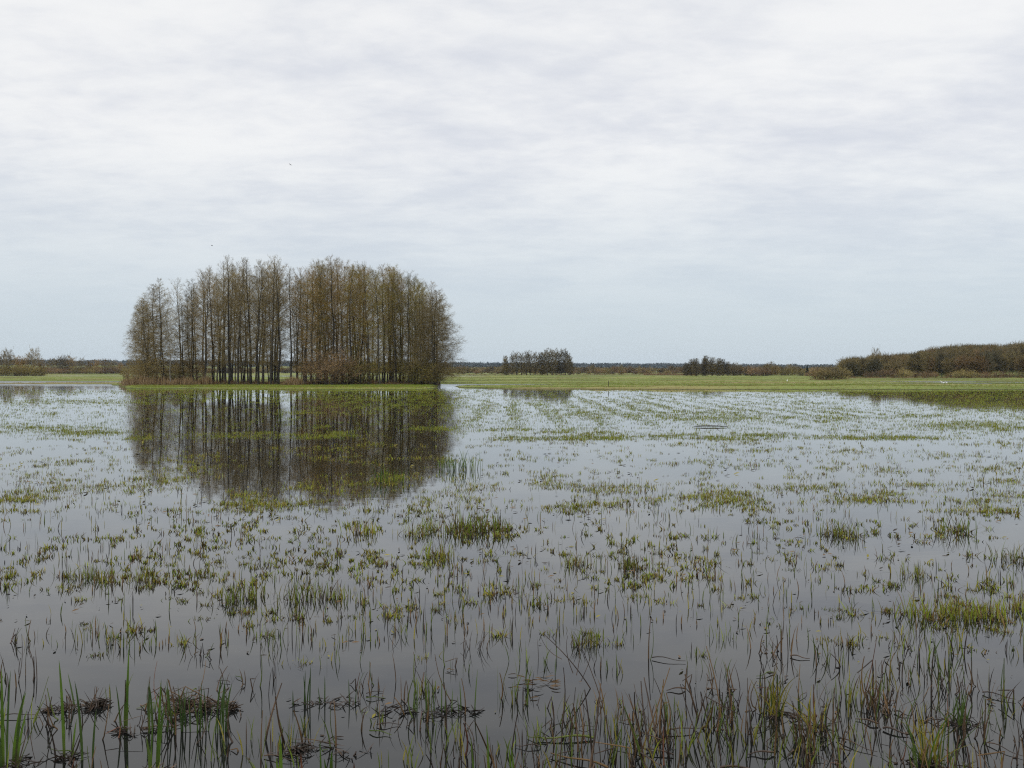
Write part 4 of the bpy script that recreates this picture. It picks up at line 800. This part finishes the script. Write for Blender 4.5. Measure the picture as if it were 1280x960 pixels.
# ------------------------------------------------------------------ air
mb = MB(); x0, x1, y0, y1, z0, z1 = -2900, 2900, -140, 2900, -2.5, 38
V = [(x, y, z) for z in (z0, z1) for y in (y0, y1) for x in (x0, x1)]
mb.add(V, [(0, 2, 3, 1), (4, 5, 7, 6), (0, 1, 5, 4), (2, 6, 7, 3), (0, 4, 6, 2), (1, 3, 7, 5)])
hm, nt, N, L = new_mat('haze_air'); out = N.new('ShaderNodeOutputMaterial'); pv = N.new('ShaderNodeVolumePrincipled')
pv.inputs['Color'].default_value = (0.72, 0.84, 1.0, 1); pv.inputs['Density'].default_value = 0.00006; L.new(pv.outputs[0], out.inputs['Volume'])
tag(mb.build('haze', hm), 'thin pale haze over the far plain', None, None, 'stuff')

# ------------------------------------------------------------------ sky and light
w = bpy.data.worlds.new('World'); scene.world = w; w.use_nodes = True; nt = w.node_tree; N, L = nt.nodes, nt.links; N.clear()
SUN_EL, SUN_AZ = R(48), R(215)
out = N.new('ShaderNodeOutputWorld'); bg = N.new('ShaderNodeBackground'); bg.inputs['Strength'].default_value = 0.1
sky = N.new('ShaderNodeTexSky'); sky.sky_type = 'NISHITA'; sky.sun_disc = False; sky.sun_elevation = SUN_EL; sky.sun_rotation = SUN_AZ
tc = N.new('ShaderNodeTexCoord'); sp = N.new('ShaderNodeSeparateXYZ'); L.new(tc.outputs['Generated'], sp.inputs[0])
def math_(op, a, b=None, c=None):
    n = N.new('ShaderNodeMath'); n.operation = op
    for i, x in enumerate((a, b, c)):
        if x is None: continue
        if isinstance(x, (int, float)): n.inputs[i].default_value = x
        else: L.new(x, n.inputs[i])
    return n.outputs[0]
z = math_('ABSOLUTE', sp.outputs['Z']); den = math_('ADD', z, 0.14)
u = math_('DIVIDE', sp.outputs['X'], den); v = math_('DIVIDE', sp.outputs['Y'], den)
cb = N.new('ShaderNodeCombineXYZ'); L.new(u, cb.inputs[0]); L.new(v, cb.inputs[1])
def cloud(scale, sx, sy, rot, det, rough, dist, off):
    mp = N.new('ShaderNodeMapping'); mp.inputs['Scale'].default_value = (sx, sy, 1); mp.inputs['Rotation'].default_value = (0, 0, R(rot)); mp.inputs['Location'].default_value = (off, off * 0.7, off * 0.3)
    L.new(cb.outputs[0], mp.inputs['Vector']); n = N.new('ShaderNodeTexNoise'); n.inputs['Scale'].default_value = scale; n.inputs['Detail'].default_value = det; n.inputs['Roughness'].default_value = rough; n.inputs['Distortion'].default_value = dist
    L.new(mp.outputs[0], n.inputs['Vector']); return n.outputs['Fac']
c1 = cloud(0.9, 1, 1, 14, 5, 0.55, 0.5, 3.1); c2 = cloud(4.2, 0.75, 1.1, -18, 6, 0.58, 0.35, 8.2); c3 = cloud(13.0, 0.8, 1.1, 20, 4, 0.55, 0.2, 2.7)
mixn = math_('ADD', math_('ADD', math_('MULTIPLY', c1, 0.52), math_('MULTIPLY', c2, 0.32)), math_('MULTIPLY', c3, 0.16))
mr = N.new('ShaderNodeMapRange'); mr.interpolation_type = 'SMOOTHSTEP'; mr.inputs['From Min'].default_value = 0.34; mr.inputs['From Max'].default_value = 0.63; L.new(mixn, mr.inputs['Value'])
def rgbmix(f, a, b):
    n = N.new('ShaderNodeMix'); n.data_type = 'RGBA'
    for s, x in ((n.inputs['Factor'], f), (n.inputs[6], a), (n.inputs[7], b)):
        if isinstance(x, (int, float)): s.default_value = x
        elif isinstance(x, tuple): s.default_value = (*x, 1)
        else: L.new(x, s)
    return n.outputs[2]
cl = rgbmix(mr.outputs[0], (7.3, 7.55, 8.15), (9.75, 9.75, 9.7))
el = N.new('ShaderNodeMapRange'); el.interpolation_type = 'SMOOTHSTEP'; el.inputs['From Min'].default_value = 0.0; el.inputs['From Max'].default_value = 0.24; L.new(z, el.inputs['Value'])
cl = rgbmix(el.outputs[0], (5.9, 6.78, 7.5), cl)
ze = N.new('ShaderNodeMapRange'); ze.interpolation_type = 'SMOOTHSTEP'; ze.inputs['From Min'].default_value = 0.36; ze.inputs['From Max'].default_value = 0.95; ze.inputs['To Min'].default_value = 1.0; ze.inputs['To Max'].default_value = 2.1; L.new(z, ze.inputs['Value'])
sc_ = N.new('ShaderNodeVectorMath'); sc_.operation = 'SCALE'; L.new(cl, sc_.inputs[0]); L.new(ze.outputs[0], sc_.inputs['Scale'])
fin = rgbmix(0.9, sky.outputs['Color'], sc_.outputs[0])
L.new(fin, bg.inputs['Color']); L.new(bg.outputs[0], out.inputs['Surface'])
sun = bpy.data.lights.new('sun', 'SUN'); sun.energy = 0.9; sun.angle = R(25); sun.color = (1.0, 0.96, 0.90)
so = link('sun', sun); so.rotation_euler = (R(90) - SUN_EL, 0, math.pi - SUN_AZ if False else R(180) - SUN_AZ)
# sun direction: azimuth measured like the sky's rotation, from +Y towards +X
dx, dy = math.sin(SUN_AZ), math.cos(SUN_AZ); so.rotation_euler = (R(90) - SUN_EL, 0, math.atan2(dx, -dy))
so.location = (0, -40, 60)

# ------------------------------------------------------------------ camera
cam = bpy.data.cameras.new('camera'); cam.sensor_width = 36; cam.lens = 36 * F / 1280; cam.shift_y = -(480 - HZ) / 1280; cam.clip_start = 0.05; cam.clip_end = 20000
co = link('camera', cam); co.location = (0, 0, EYE); co.rotation_euler = (R(90), 0, 0); scene.camera = co
vs = scene.view_settings; vs.view_transform = 'Standard'; vs.look = 'None'; vs.gamma = 1; vs.exposure = 0.0; vs.use_curve_mapping = False
scene.cycles.max_bounces = 8; scene.cycles.diffuse_bounces = 2; scene.cycles.glossy_bounces = 3; scene.cycles.transparent_max_bounces = 8; scene.cycles.volume_bounces = 0; scene.cycles.transmission_bounces = 3
scene.cycles.filter_width = 1.2; scene.cycles.use_adaptive_sampling = False; scene.cycles.use_denoising = False; scene.cycles.denoiser = 'OPENIMAGEDENOISE'; scene.cycles.denoising_input_passes = 'RGB_ALBEDO_NORMAL'; scene.cycles.denoising_prefilter = 'ACCURATE'
for k in [k for k in protos if k not in used]:
    r = protos[k]
    for c in list(r.children): bpy.data.objects.remove(c)
    bpy.data.objects.remove(r)
